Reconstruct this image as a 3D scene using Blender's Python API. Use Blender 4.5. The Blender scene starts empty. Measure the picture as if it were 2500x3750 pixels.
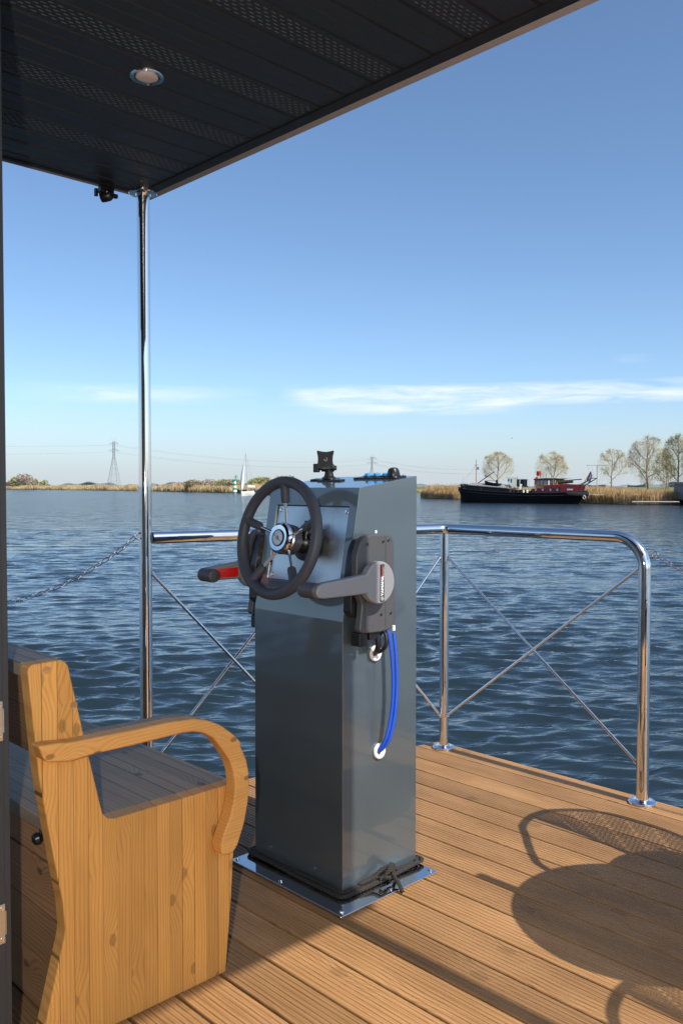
import bpy, bmesh, math, random
import numpy as np
from mathutils import Vector, Matrix
random.seed(7); rng=np.random.default_rng(11)
R=math.radians; PI=math.pi
S=bpy.context.scene; COL=S.collection

# ------------------------------------------------------------------ materials
def newmat(name):
    m=bpy.data.materials.new(name); m.use_nodes=True
    nt=m.node_tree; b=nt.nodes['Principled BSDF']
    return m,nt,b
def N(nt,t,**k):
    n=nt.nodes.new(t)
    for a,v in k.items():
        if a.startswith('i_'): n.inputs[int(a[2:])].default_value=v
        else: setattr(n,a,v)
    return n
def L(nt,a,b): nt.links.new(a,b)
def math_(nt,op,a,b=None,c=None,clamp=False):
    n=nt.nodes.new('ShaderNodeMath'); n.operation=op; n.use_clamp=clamp
    for i,v in enumerate((a,b,c)):
        if v is None: continue
        if isinstance(v,(int,float)): n.inputs[i].default_value=v
        else: L(nt,v,n.inputs[i])
    return n.outputs[0]
def simple(name,col,rough=.5,metal=0.,var=.12,scale=30,coat=0.,spec=.5,bump=0.,stretch=(1,1,1)):
    m,nt,b=newmat(name)
    tc=N(nt,'ShaderNodeTexCoord'); mp=N(nt,'ShaderNodeMapping'); mp.inputs['Scale'].default_value=stretch
    L(nt,tc.outputs['Object'],mp.inputs[0])
    n=N(nt,'ShaderNodeTexNoise'); n.inputs['Scale'].default_value=scale; n.inputs['Detail'].default_value=5
    L(nt,mp.outputs[0],n.inputs[0])
    mx=N(nt,'ShaderNodeMixRGB'); 
    mx.inputs[1].default_value=(*[c*(1-var) for c in col],1); mx.inputs[2].default_value=(*[min(1,c*(1+var)) for c in col],1)
    L(nt,n.outputs[0],mx.inputs[0]); L(nt,mx.outputs[0],b.inputs['Base Color'])
    b.inputs['Metallic'].default_value=metal
    r=math_(nt,'MULTIPLY_ADD',n.outputs[0],rough*.5,rough*.75); L(nt,r,b.inputs['Roughness'])
    b.inputs['Coat Weight'].default_value=coat; b.inputs['Coat Roughness'].default_value=.06
    b.inputs['Specular IOR Level'].default_value=spec
    if bump:
        bp=N(nt,'ShaderNodeBump'); bp.inputs['Strength'].default_value=bump; bp.inputs['Distance'].default_value=.002
        L(nt,n.outputs[0],bp.inputs['Height']); L(nt,bp.outputs[0],b.inputs['Normal'])
    return m

def wood(name,dark,light,grain='Z',across='X',pitch=.0355,offset=0.,joint=.03,jdark=.45,ring=1.,knots=1.,rough=.55,tone=.18,bump=.25,knotscale=5.,ringamt=.5,ringp=.011,kdark=.5):
    """lumber: staves of width `pitch` along `across`, grain running along `grain`"""
    m,nt,b=newmat(name)
    tc=N(nt,'ShaderNodeTexCoord'); sp=N(nt,'ShaderNodeSeparateXYZ'); L(nt,tc.outputs['Object'],sp.inputs[0])
    ax={'X':0,'Y':1,'Z':2}; third=[k for k in 'XYZ' if k not in (grain,across)][0]
    g=sp.outputs[ax[grain]]; a=sp.outputs[ax[across]]; t=sp.outputs[ax[third]]
    q=math_(nt,'DIVIDE',math_(nt,'SUBTRACT',a,offset),pitch)
    idx=math_(nt,'FLOOR',q); fr=math_(nt,'FRACT',q)
    wn=N(nt,'ShaderNodeTexWhiteNoise',noise_dimensions='1D'); L(nt,idx,wn.inputs['W'])
    rnd=wn.outputs['Value']
    off=math_(nt,'MULTIPLY',rnd,37.)
    # low-frequency waviness of the grain
    c1=N(nt,'ShaderNodeCombineXYZ'); L(nt,math_(nt,'MULTIPLY',g,2.6),c1.inputs[0]); L(nt,math_(nt,'MULTIPLY',a,14.),c1.inputs[1]); L(nt,math_(nt,'ADD',math_(nt,'MULTIPLY',t,6.),off),c1.inputs[2])
    n1=N(nt,'ShaderNodeTexNoise'); n1.inputs['Scale'].default_value=1.; n1.inputs['Detail'].default_value=2.; L(nt,c1.outputs[0],n1.inputs[0])
    # knots
    ck=N(nt,'ShaderNodeCombineXYZ'); L(nt,math_(nt,'ADD',math_(nt,'MULTIPLY',g,.8*knotscale),off if knots>1.5 else 0.),ck.inputs[0]); L(nt,math_(nt,'MULTIPLY',a,1.35*knotscale),ck.inputs[1])
    vk=N(nt,'ShaderNodeTexVoronoi',voronoi_dimensions='2D'); vk.inputs['Scale'].default_value=1.; vk.inputs['Randomness'].default_value=1.; L(nt,ck.outputs[0],vk.inputs[0])
    kd=vk.outputs['Distance']
    kwide=math_(nt,'SUBTRACT',1.,math_(nt,'DIVIDE',kd,.36),clamp=True)
    kcore=math_(nt,'MULTIPLY',math_(nt,'SUBTRACT',1.,math_(nt,'DIVIDE',kd,.07),clamp=True),3.,clamp=True)
    # rings
    ph=math_(nt,'ADD',math_(nt,'MULTIPLY',a,math.pi*2/ringp),math_(nt,'MULTIPLY',n1.outputs[0],30.*ring))
    ph=math_(nt,'ADD',ph,math_(nt,'MULTIPLY',math_(nt,'POWER',kwide,1.5),22.))
    ph=math_(nt,'ADD',ph,off)
    rg=math_(nt,'POWER',math_(nt,'MULTIPLY_ADD',math_(nt,'SINE',ph),.5,.5),2.5)
    # fine fibre
    c2=N(nt,'ShaderNodeCombineXYZ'); L(nt,math_(nt,'MULTIPLY',g,9.),c2.inputs[0]); L(nt,math_(nt,'MULTIPLY',a,300.),c2.inputs[1]); L(nt,math_(nt,'MULTIPLY',t,90.),c2.inputs[2])
    n2=N(nt,'ShaderNodeTexNoise'); n2.inputs['Scale'].default_value=1.; n2.inputs['Detail'].default_value=4.; L(nt,c2.outputs[0],n2.inputs[0])
    # blotches
    c3=N(nt,'ShaderNodeCombineXYZ'); L(nt,math_(nt,'MULTIPLY',g,3.),c3.inputs[0]); L(nt,math_(nt,'MULTIPLY',a,9.),c3.inputs[1]); L(nt,off,c3.inputs[2])
    n3=N(nt,'ShaderNodeTexNoise'); n3.inputs['Scale'].default_value=1.; n3.inputs['Detail'].default_value=4.; L(nt,c3.outputs[0],n3.inputs[0])
    v=math_(nt,'ADD',math_(nt,'MULTIPLY',rg,ringamt),math_(nt,'MULTIPLY',n2.outputs[0],.46))
    v=math_(nt,'ADD',v,math_(nt,'MULTIPLY',math_(nt,'SUBTRACT',n3.outputs[0],.5),1.0),clamp=True)
    mx=N(nt,'ShaderNodeMixRGB'); mx.inputs[1].default_value=(*light,1); mx.inputs[2].default_value=(*dark,1); L(nt,v,mx.inputs[0])
    # stave tone
    tn=math_(nt,'MULTIPLY_ADD',rnd,2*tone,1-tone)
    dk=math_(nt,'SUBTRACT',1.,math_(nt,'MULTIPLY',kcore,kdark*min(knots,1.)))
    tn=math_(nt,'MULTIPLY',tn,dk)
    e=math_(nt,'MINIMUM',fr,math_(nt,'SUBTRACT',1.,fr))
    wj=N(nt,'ShaderNodeTexWhiteNoise',noise_dimensions='1D'); L(nt,math_(nt,'ROUND',q),wj.inputs['W']); jm=math_(nt,'MULTIPLY',math_(nt,'LESS_THAN',e,joint),math_(nt,'MULTIPLY_ADD',wj.outputs['Value'],.8,.2))
    tn=math_(nt,'MULTIPLY',tn,math_(nt,'SUBTRACT',1.,math_(nt,'MULTIPLY',jm,jdark)))
    ml=N(nt,'ShaderNodeMixRGB',blend_type='MULTIPLY'); ml.inputs[0].default_value=1.
    L(nt,mx.outputs[0],ml.inputs[1]); cc=N(nt,'ShaderNodeCombineXYZ')
    for i in range(3): L(nt,tn,cc.inputs[i])
    L(nt,cc.outputs[0],ml.inputs[2]); L(nt,ml.outputs[0],b.inputs['Base Color'])
    b.inputs['Roughness'].default_value=rough; b.inputs['Specular IOR Level'].default_value=.35
    bp=N(nt,'ShaderNodeBump'); bp.inputs['Strength'].default_value=bump; bp.inputs['Distance'].default_value=.0015
    L(nt,math_(nt,'SUBTRACT',1.,math_(nt,'ADD',v,math_(nt,'MULTIPLY',jm,.6))),bp.inputs['Height']); L(nt,bp.outputs[0],b.inputs['Normal'])
    return m

M={}
M['bench_z']=wood('bench_wood_upright',(.40,.172,.036),(.70,.345,.088),'Z','X',.0355,.003,.024,.75,ring=.6,knots=2.,knotscale=4.8,tone=.14,kdark=.36,ringamt=.36,ringp=.0085)
M['bench_x']=wood('bench_wood_arm',(.46,.195,.046),(.70,.355,.100),'X','Z',.05,.01,.006,.2,ringamt=.3,ringp=.008,ring=.45,knots=1.,knotscale=7,tone=.06)
M['bench_y']=wood('bench_wood_long',(.22,.10,.04),(.38,.20,.085),'Y','Z',.118,.02,.012,.6,ring=.7,tone=.12)
M['seat']=wood('bench_wood_shaded_top',(.22,.15,.095),(.35,.27,.19),'Y','X',.0355,.012,.06,.62,ring=.6,knots=1.,tone=.12)  # bench wood greyed: dim sky light on the flat tops is in the colour
M['deck']=wood('deck_wood',(.145,.069,.023),(.43,.236,.100),'Y','X',.1314,1.156,.01,.3,ring=.7,ringamt=.30,ringp=.010,knots=2.,knotscale=2.6,tone=.22,kdark=.2,rough=.6)
M['chrome']=simple('polished_steel',(.80,.79,.78),.045,1.,.03,40)
M['brushed']=simple('brushed_steel',(.62,.62,.62),.34,1.,.16,6,stretch=(30,30,1.),bump=.15)
M['paint']=simple('slate_gloss_paint',(.125,.160,.180),.50,.62,.05,5,coat=1.,spec=.5)
M['paint'].node_tree.nodes['Principled BSDF'].inputs['Coat IOR'].default_value=1.75
M['blackp']=simple('black_plastic',(.012,.012,.014),.32,0,.2,60)
M['rubber']=simple('charcoal_rim_foam',(.062,.064,.080),.55,0,.12,300,bump=.1)
M['hub']=simple('hub_plastic',(.07,.07,.085),.45,0,.08,80)
M['ctrl']=simple('dark_grey_casing',(.075,.075,.08),.42,0,.07,500,bump=.12)
M['lever']=simple('grey_lever_plastic',(.25,.255,.27),.40,0,.05,400,bump=.08)
M['grip']=simple('grip_rubber',(.07,.07,.075),.5,0,.08,300)
M['red']=simple('red_plastic',(.75,.012,.01),.35,0,.05,50)
M['redline']=simple('red_ink',(.8,.05,.01),.5,0,.02,50)
M['white']=simple('white_plastic',(.82,.80,.76),.35,0,.04,50)
M['ink']=simple('white_ink',(.85,.85,.85),.5,0,.02,50)
M['blue']=simple('blue_cable_jacket',(.015,.09,.62),.33,0,.08,40)
M['bluebtn']=simple('blue_switch_cap',(.03,.33,.80),.3,0,.05,40)
M['emblem']=simple('emblem_face',(.55,.66,.76),.3,0,.04,40)
M['rope']=simple('black_rope',(.022,.019,.017),.75,0,.4,400,bump=.4)
M['soffit']=simple('soffit_sheet',(.022,.023,.026),.42,0,.1,8)
M['slot']=simple('soffit_slot_lit_edge',(.12,.125,.14),.5,0,.5,25)  # lighter grey paints the light caught on the slot edges
M['trimblack']=simple('black_trim',(.012,.012,.013),.5,0,.1,20)
M['fascia']=simple('bounce_lit_fascia',(.40,.36,.36),.6,0,.15,60,bump=.2)  # tone raised to hold the light bounced up from the water
M['alu']=simple('anthracite_aluminium',(.028,.029,.031),.5,.0,.12,90,bump=.1)
M['brass']=simple('satin_plate',(.62,.55,.44),.35,1.,.08,60)
M['cladding']=simple('dark_cladding',(.05,.05,.055),.6,0,.15,15)
M['lens']=simple('downlight_lens',(.72,.60,.58),.25,0,.1,120)
M['hull']=simple('grey_hull_paint',(.10,.105,.11),.4,0,.1,6)
def glassmat():
    m,nt,b=newmat('tinted_glass'); b.inputs['Base Color'].default_value=(.10,.11,.11,1); b.inputs['Roughness'].default_value=.02
    b.inputs['Transmission Weight'].default_value=.6; b.inputs['IOR'].default_value=1.45
    tc=N(nt,'ShaderNodeTexCoord'); n=N(nt,'ShaderNodeTexNoise'); n.inputs['Scale'].default_value=3; L(nt,tc.outputs['Object'],n.inputs[0])
    L(nt,math_(nt,'MULTIPLY_ADD',n.outputs[0],.02,.01),b.inputs['Roughness']); return m
M['glass']=glassmat()

# ------------------------------------------------------------------ mesh helpers
class MB:
    def __init__(s): s.v=[]; s.f=[]
    def add(s,vs,fs):
        o=len(s.v); s.v+= [tuple(map(float,p)) for p in vs]; s.f+=[tuple(o+i for i in f) for f in fs]; return s
    def box(s,a,b,mat=None):
        (x0,y0,z0),(x1,y1,z1)=a,b
        vs=[(x0,y0,z0),(x1,y0,z0),(x1,y1,z0),(x0,y1,z0),(x0,y0,z1),(x1,y0,z1),(x1,y1,z1),(x0,y1,z1)]
        if mat is not None: vs=[tuple(mat@Vector(p)) for p in vs]
        return s.add(vs,[(0,3,2,1),(4,5,6,7),(0,1,5,4),(1,2,6,5),(2,3,7,6),(3,0,4,7)])
    def tube(s,pts,r,n=12,cap=True,closed=False,flat=None):
        pts=[Vector(p) for p in pts]; m=len(pts)
        rr=r if isinstance(r,(list,tuple,np.ndarray)) else [r]*m
        if closed: tang=[(pts[(i+1)%m]-pts[i-1]).normalized() for i in range(m)]
        else: tang=[(pts[min(i+1,m-1)]-pts[max(i-1,0)]).normalized() for i in range(m)]
        t0=tang[0]; up=Vector((0,0,1)) if abs(t0.z)<.9 else Vector((1,0,0))
        nx=t0.cross(up).normalized(); vs=[]
        for i in range(m):
            t=tang[i]; nx=(nx-t*nx.dot(t)).normalized(); ny=t.cross(nx)
            for k in range(n):
                a=2*PI*k/n; vs.append(pts[i]+(nx*math.cos(a)+ny*math.sin(a))*rr[i])
        fs=[]; last=m if closed else m-1
        for i in range(last):
            j=(i+1)%m
            for k in range(n):
                k2=(k+1)%n; fs.append((i*n+k,i*n+k2,j*n+k2,j*n+k))
        if cap and not closed: fs+= [tuple(range(n))[::-1], tuple((m-1)*n+k for k in range(n))]
        return s.add(vs,fs)
    def prism(s,poly,axis,a0,a1):
        """extrude 2-D polygon. axis 'Y': poly in (x,z); 'Z': (x,y); 'X': (y,z)"""
        def P(u,v,w):
            return {'Y':(u,w,v),'Z':(u,v,w),'X':(w,u,v)}[axis]
        n=len(poly); vs=[P(u,v,a0) for u,v in poly]+[P(u,v,a1) for u,v in poly]
        fs=[tuple(range(n)),tuple(range(2*n-1,n-1,-1))]+[(i,i+n,(i+1)%n+n,(i+1)%n) for i in range(n)]
        return s.add(vs,fs)
    def lathe(s,prof,c,axis=(0,0,1),n=32):
        axis=Vector(axis).normalized(); up=Vector((0,0,1)) if abs(axis.z)<.9 else Vector((1,0,0))
        e1=axis.cross(up).normalized(); e2=axis.cross(e1); c=Vector(c); vs=[]
        for r,h in prof:
            for k in range(n):
                a=2*PI*k/n; vs.append(c+axis*h+(e1*math.cos(a)+e2*math.sin(a))*r)
        m=len(prof); fs=[]
        for i in range(m-1):
            for k in range(n):
                k2=(k+1)%n; fs.append((i*n+k,i*n+k2,(i+1)*n+k2,(i+1)*n+k))
        fs+=[tuple(range(n))[::-1],tuple((m-1)*n+k for k in range(n))]
        return s.add(vs,fs)
    def build(s,name,mat,parent=None,origin=None,smooth=True,bevel=0,angle=35,seg=2):
        me=bpy.data.meshes.new(name)
        o=Vector(origin) if origin is not None else (Vector(parent['_o']) if parent is not None and '_o' in parent else Vector((0,0,0)))
        vs=[(p[0]-o.x,p[1]-o.y,p[2]-o.z) for p in s.v]
        me.from_pydata(vs,[],s.f); me.update()
        bm=bmesh.new(); bm.from_mesh(me); bmesh.ops.recalc_face_normals(bm,faces=bm.faces); bm.to_mesh(me); bm.free()
        if mat: me.materials.append(M[mat] if isinstance(mat,str) else mat)
        if smooth:
            for p in me.polygons: p.use_smooth=True
            me.set_sharp_from_angle(angle=R(angle))
        ob=bpy.data.objects.new(name,me); COL.objects.link(ob)
        if parent is not None: ob.parent=parent
        else: ob.location=o
        ob['_o']=list(o)
        if bevel:
            b=ob.modifiers.new('bevel','BEVEL'); b.width=bevel; b.segments=seg; b.limit_method='ANGLE'; b.angle_limit=R(30); b.harden_normals=smooth
        return ob
def tag(o,label=None,cat=None,group=None,kind=None):
    if label: o['label']=label
    if cat: o['category']=cat
    if group: o['group']=group
    if kind: o['kind']=kind
    return o
def thing(name,loc,label,cat,group=None):
    e=bpy.data.objects.new(name,None); COL.objects.link(e); e.location=loc; e['_o']=list(loc); e.empty_display_size=.1
    return tag(e,label,cat,group)
def sub(child,parent,mb,name,mat,**k):
    pass
def textmesh(txt,size,origin,ex,ey,depth,mat,name,parent,align='LEFT',shear=0,bold=0.):
    cu=bpy.data.curves.new('t','FONT'); cu.body=txt; cu.size=size; cu.extrude=depth; cu.align_x=align; cu.align_y='CENTER'; cu.shear=shear; cu.offset=bold
    ob=bpy.data.objects.new('t',cu); me=bpy.data.meshes.new_from_object(ob)
    ex=Vector(ex).normalized(); ey=Vector(ey).normalized(); ez=ex.cross(ey)
    Mx=Matrix((ex,ey,ez)).transposed().to_4x4(); Mx.translation=Vector(origin)-Vector(parent['_o'])
    me.transform(Mx); me.materials.clear(); me.materials.append(M[mat]); me.name=name
    o=bpy.data.objects.new(name,me); COL.objects.link(o); o.parent=parent; o['_o']=parent['_o']
    bpy.data.objects.remove(ob); bpy.data.curves.remove(cu); return o
def screw(mb,c,axis,r=.0045,h=.002): mb.lathe([(r,-.001),(r,h*.5),(r*.8,h),(r*.2,h*.9)],c,axis,12)
def bez(pts,n=12):
    """Catmull-Rom through pts"""
    P=[Vector(p) for p in pts]; P=[P[0]*2-P[1]]+P+[P[-1]*2-P[-2]]; out=[]
    for i in range(1,len(P)-2):
        for k in range(n):
            t=k/n; a,b,c,d=P[i-1:i+3]
            out.append(.5*((2*b)+(c-a)*t+(2*a-5*b+4*c-d)*t*t+(3*b-a-3*c+d)*t**3))
    out.append(P[-2]); return out

# ------------------------------------------------------------------ sky, sun, camera
W=bpy.data.worlds.new('World'); S.world=W; W.use_nodes=True; nt=W.node_tree
bg=nt.nodes['Background']; bg.inputs[1].default_value=.14
sky=N(nt,'ShaderNodeTexSky',sky_type='NISHITA'); sky.sun_disc=False; sky.sun_elevation=R(46); sky.sun_rotation=R(180)
sky.air_density=.8; sky.dust_density=1.; sky.ozone_density=4.; sky.altitude=0
# thin cirrus bands low in the sky, laid out by compass direction and elevation
tc=N(nt,'ShaderNodeTexCoord'); sp=N(nt,'ShaderNodeSeparateXYZ'); L(nt,tc.outputs['Generated'],sp.inputs[0])
az=math_(nt,'ARCTAN2',sp.outputs[1],sp.outputs[0]); el=sp.outputs[2]
cv=N(nt,'ShaderNodeCombineXYZ'); L(nt,math_(nt,'MULTIPLY',az,9.),cv.inputs[0]); L(nt,math_(nt,'MULTIPLY',el,75.),cv.inputs[1])
cn=N(nt,'ShaderNodeTexNoise'); cn.inputs['Scale'].default_value=1.; cn.inputs['Detail'].default_value=7; cn.inputs['Roughness'].default_value=.62; cn.inputs['Distortion'].default_value=.5; L(nt,cv.outputs[0],cn.inputs[0])
def band(az0,az1,soft,zc,zs,amp):
    # az decreasing = to the right
    a=math_(nt,'MULTIPLY',math_(nt,'SUBTRACT',az,az0),1/soft,clamp=True); b=math_(nt,'MULTIPLY',math_(nt,'SUBTRACT',az1,az),1/soft,clamp=True)
    d=math_(nt,'DIVIDE',math_(nt,'ABSOLUTE',math_(nt,'SUBTRACT',el,zc)),zs); f=math_(nt,'SUBTRACT',1.,math_(nt,'POWER',d,2.),clamp=True)
    return math_(nt,'MULTIPLY',math_(nt,'MULTIPLY',math_(nt,'MULTIPLY',a,b),f),amp)
b1=band(R(14),R(50.2),.05,.104,.014,1.25); b1b=band(R(33),R(49.0),.11,.096,.016,1.2); b2=band(R(51),R(68),.12,.103,.012,.62); b3=band(R(26.3),R(29),.03,.138,.006,.3)
cm=math_(nt,'ADD',math_(nt,'ADD',math_(nt,'ADD',b1,b1b),b2),b3,clamp=True)
cm=math_(nt,'MULTIPLY',cm,math_(nt,'MULTIPLY',math_(nt,'SUBTRACT',cn.outputs[0],.33),3.0,clamp=True),clamp=True)
cm=math_(nt,'MULTIPLY',cm,.75)
mx=N(nt,'ShaderNodeMixRGB'); wb=N(nt,'ShaderNodeMixRGB',blend_type='MULTIPLY'); wb.inputs[0].default_value=1.; wb.inputs[2].default_value=(1.0,1.05,1.04,1); L(nt,sky.outputs[0],wb.inputs[1]); hz_=N(nt,'ShaderNodeMixRGB'); hz_.inputs[2].default_value=(3.72,4.12,4.50,1); L(nt,wb.outputs[0],hz_.inputs[1]); L(nt,math_(nt,'MULTIPLY',math_(nt,'POWER',math_(nt,'SUBTRACT',1.,math_(nt,'DIVIDE',math_(nt,'ABSOLUTE',el),.11),clamp=True),1.4),.85),hz_.inputs[0]); L(nt,cm,mx.inputs[0]); L(nt,hz_.outputs[0],mx.inputs[1]); mx.inputs[2].default_value=(6.2,6.4,6.8,1)
L(nt,mx.outputs[0],bg.inputs[0])

sl=bpy.data.lights.new('sun','SUN'); sl.energy=4.4; sl.angle=R(.53); sl.color=(1,.93,.83)
so=bpy.data.objects.new('sun',sl); so.rotation_euler=(R(44),0,0); COL.objects.link(so)
# the photographer's flash: its glints show in the chrome post and rail, its hard shadows beside the door leaf and bench
fl=bpy.data.lights.new('camera_flash','POINT'); fl.energy=84.; fl.shadow_soft_size=.012; fl.color=(1,.96,.90)
fo=bpy.data.objects.new('camera_flash',fl); fo.location=(-.090,.087,1.265); COL.objects.link(fo)

cam=bpy.data.cameras.new('camera'); co=bpy.data.objects.new('camera',cam); COL.objects.link(co); S.camera=co
cam.sensor_fit='HORIZONTAL'; cam.sensor_width=36; cam.lens=36*1985/1568; cam.clip_start=.02; cam.clip_end=12000
p=math.atan(59/1985); a=R(46.04)
Fw=Vector((math.cos(a)*math.cos(p),math.sin(a)*math.cos(p),-math.sin(p))); Rt=Vector((math.sin(a),-math.cos(a),0)); Up=Rt.cross(Fw)
co.matrix_world=Matrix(((Rt.x,Up.x,-Fw.x,0),(Rt.y,Up.y,-Fw.y,0),(Rt.z,Up.z,-Fw.z,1.25),(0,0,0,1)))
S.view_settings.view_transform='Standard'; S.view_settings.look='None'; S.view_settings.exposure=.32; S.view_settings.gamma=1
S.render.resolution_x=682; S.render.resolution_y=1024
S.render.engine='CYCLES'; S.cycles.max_bounces=8; S.cycles.caustics_reflective=False; S.cycles.caustics_refractive=False

# ------------------------------------------------------------------ water
WZ=-.75
def build_water():
    nA=1300; rs=[1.2]
    while rs[-1]<130: rs.append(rs[-1]*1.0052)
    while rs[-1]<9000: rs.append(rs[-1]*1.12)
    rs=np.array(rs); nR=len(rs)
    th=np.linspace(0,2*PI,nA,endpoint=False)
    X=np.outer(rs,np.cos(th)); Y=np.outer(rs,np.sin(th)); Z=np.zeros_like(X)
    sp=np.maximum(rs*2*PI/nA, np.gradient(rs))[:,None]
    wr=np.random.default_rng(5)
    nw=96; lam=np.exp(wr.uniform(math.log(.15),math.log(1.7),nw)); dirs=R(50)+wr.normal(0,.42,nw); phs=wr.uniform(0,2*PI,nw)
    DX=np.zeros_like(X); DY=np.zeros_like(X)
    for l,d,f in zip(lam,dirs,phs):
        k=2*PI/l; A=.0056*l**.76/(1+(l/.66)**3.0)
        fade=np.clip(l/(2.6*sp)-.6,0,1)
        q=k*(X*math.cos(d)+Y*math.sin(d))+f
        Z+=A*fade*np.cos(q); DX-=.8*A*fade*math.cos(d)*np.sin(q); DY-=.8*A*fade*math.sin(d)*np.sin(q)
    # gusts: patches of rougher and calmer water
    G=np.ones_like(X)
    for i in range(10):
        l=wr.uniform(4,22); d=wr.uniform(0,2*PI); G+=.13*np.cos(2*PI/l*(X*math.cos(d)+Y*math.sin(d))+wr.uniform(0,6))
    G=np.clip(G,.45,1.6); Z*=G
    co_=np.stack([X+DX*G,Y+DY*G,Z+WZ],-1).reshape(-1,3)
    me=bpy.data.meshes.new('water'); nf=(nR-1)*nA
    i=np.arange(nR-1)[:,None]*nA; j=np.arange(nA)[None,:]; j2=(j+1)%nA
    q=np.stack([i+j,i+nA+j,i+nA+j2,i+j2],-1).reshape(-1,4)
    me.vertices.add(len(co_)); me.vertices.foreach_set('co',co_.ravel().astype(np.float32))
    me.loops.add(nf*4); me.loops.foreach_set('vertex_index',q.ravel().astype(np.int32))
    me.polygons.add(nf); me.polygons.foreach_set('loop_start',np.arange(0,nf*4,4,dtype=np.int32)); me.polygons.foreach_set('loop_total',np.full(nf,4,np.int32))
    me.polygons.foreach_set('use_smooth',np.ones(nf,bool)); me.update(calc_edges=True); me.validate()
    m,nt,b=newmat('river_water')
    b.inputs['Base Color'].default_value=(.015,.027,.035,1); b.inputs['Roughness'].default_value=.05; b.inputs['IOR'].default_value=1.333
    tc=N(nt,'ShaderNodeTexCoord'); mp=N(nt,'ShaderNodeMapping'); mp.inputs['Rotation'].default_value=(0,0,R(-52)); L(nt,tc.outputs['Object'],mp.inputs[0])
    m2=N(nt,'ShaderNodeMapping'); m2.inputs['Scale'].default_value=(1,.38,1); L(nt,mp.outputs[0],m2.inputs[0])
    n1=N(nt,'ShaderNodeTexNoise'); n1.inputs['Scale'].default_value=7.; n1.inputs['Detail'].default_value=2.5; n1.inputs['Roughness'].default_value=.5; n1.inputs['Distortion'].default_value=.6; L(nt,m2.outputs[0],n1.inputs[0])
    n2=N(nt,'ShaderNodeTexNoise'); n2.inputs['Scale'].default_value=1.3; n2.inputs['Detail'].default_value=4; n2.inputs['Distortion'].default_value=.4; L(nt,m2.outputs[0],n2.inputs[0])
    cd=N(nt,'ShaderNodeVectorMath',operation='LENGTH'); L(nt,tc.outputs['Object'],cd.inputs[0])
    far=math_(nt,'MULTIPLY',math_(nt,'SUBTRACT',cd.outputs['Value'],16.),1/50.,clamp=True)
    h=math_(nt,'ADD',math_(nt,'MULTIPLY',n1.outputs[0],.022),math_(nt,'MULTIPLY',math_(nt,'MULTIPLY',n2.outputs[0],.75),far))
    bp=N(nt,'ShaderNodeBump'); bp.inputs['Strength'].default_value=1.; bp.inputs['Distance'].default_value=1.
    L(nt,h,bp.inputs['Height']); L(nt,bp.outputs[0],b.inputs['Normal'])
    L(nt,math_(nt,'MULTIPLY_ADD',far,.10,.04),b.inputs['Roughness'])
    me.materials.append(m); o=bpy.data.objects.new('water',me); COL.objects.link(o); tag(o,kind='structure')
build_water()

# ------------------------------------------------------------------ deck of the houseboat
PX=.1314; X0=1.156; XE=3.258
def yend(x): return 2.69+(3.25-x)*.22 if x>1.6 else 2.69+1.65*.22
def build_deck():
    mb=MB(); n0=-14
    for i in range(n0,16):
        xa=X0+i*PX+.0045; xb=X0+(i+1)*PX-.0045; nr=8; w=(xb-xa)/nr
        prof=[(xa,-.028),(xa,-.003),(xa+.0015,0)]
        for k in range(nr):
            c=xa+k*w
            if k>0: prof+=[(c-.0019,0),(c-.0008,-.0026),(c+.0008,-.0026),(c+.0019,0)]
        prof+=[(xb-.0015,0),(xb,-.003),(xb,-.028)]
        ya=-3.2; vs=[(x,ya,z) for x,z in prof]+[(x,yend(x),z) for x,z in prof]; m=len(prof)
        fs=[(k,k+1,k+1+m,k+m) for k in range(m-1)]+[tuple(range(m)),tuple(range(2*m-1,m-1,-1)),(0,m,2*m-1,m-1)]
        mb.add(vs,fs)
    tag(mb.build('deck','deck',smooth=False),kind='structure')
    h=MB(); h.prism([(-1.2,-3.1),(3.20,-3.1),(3.20,2.64),(1.6,2.99),(-1.2,2.99)],'Z',-1.2,-.03)
    tag(h.build('deck_underframe','hull',smooth=False),kind='structure')
build_deck()

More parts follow.
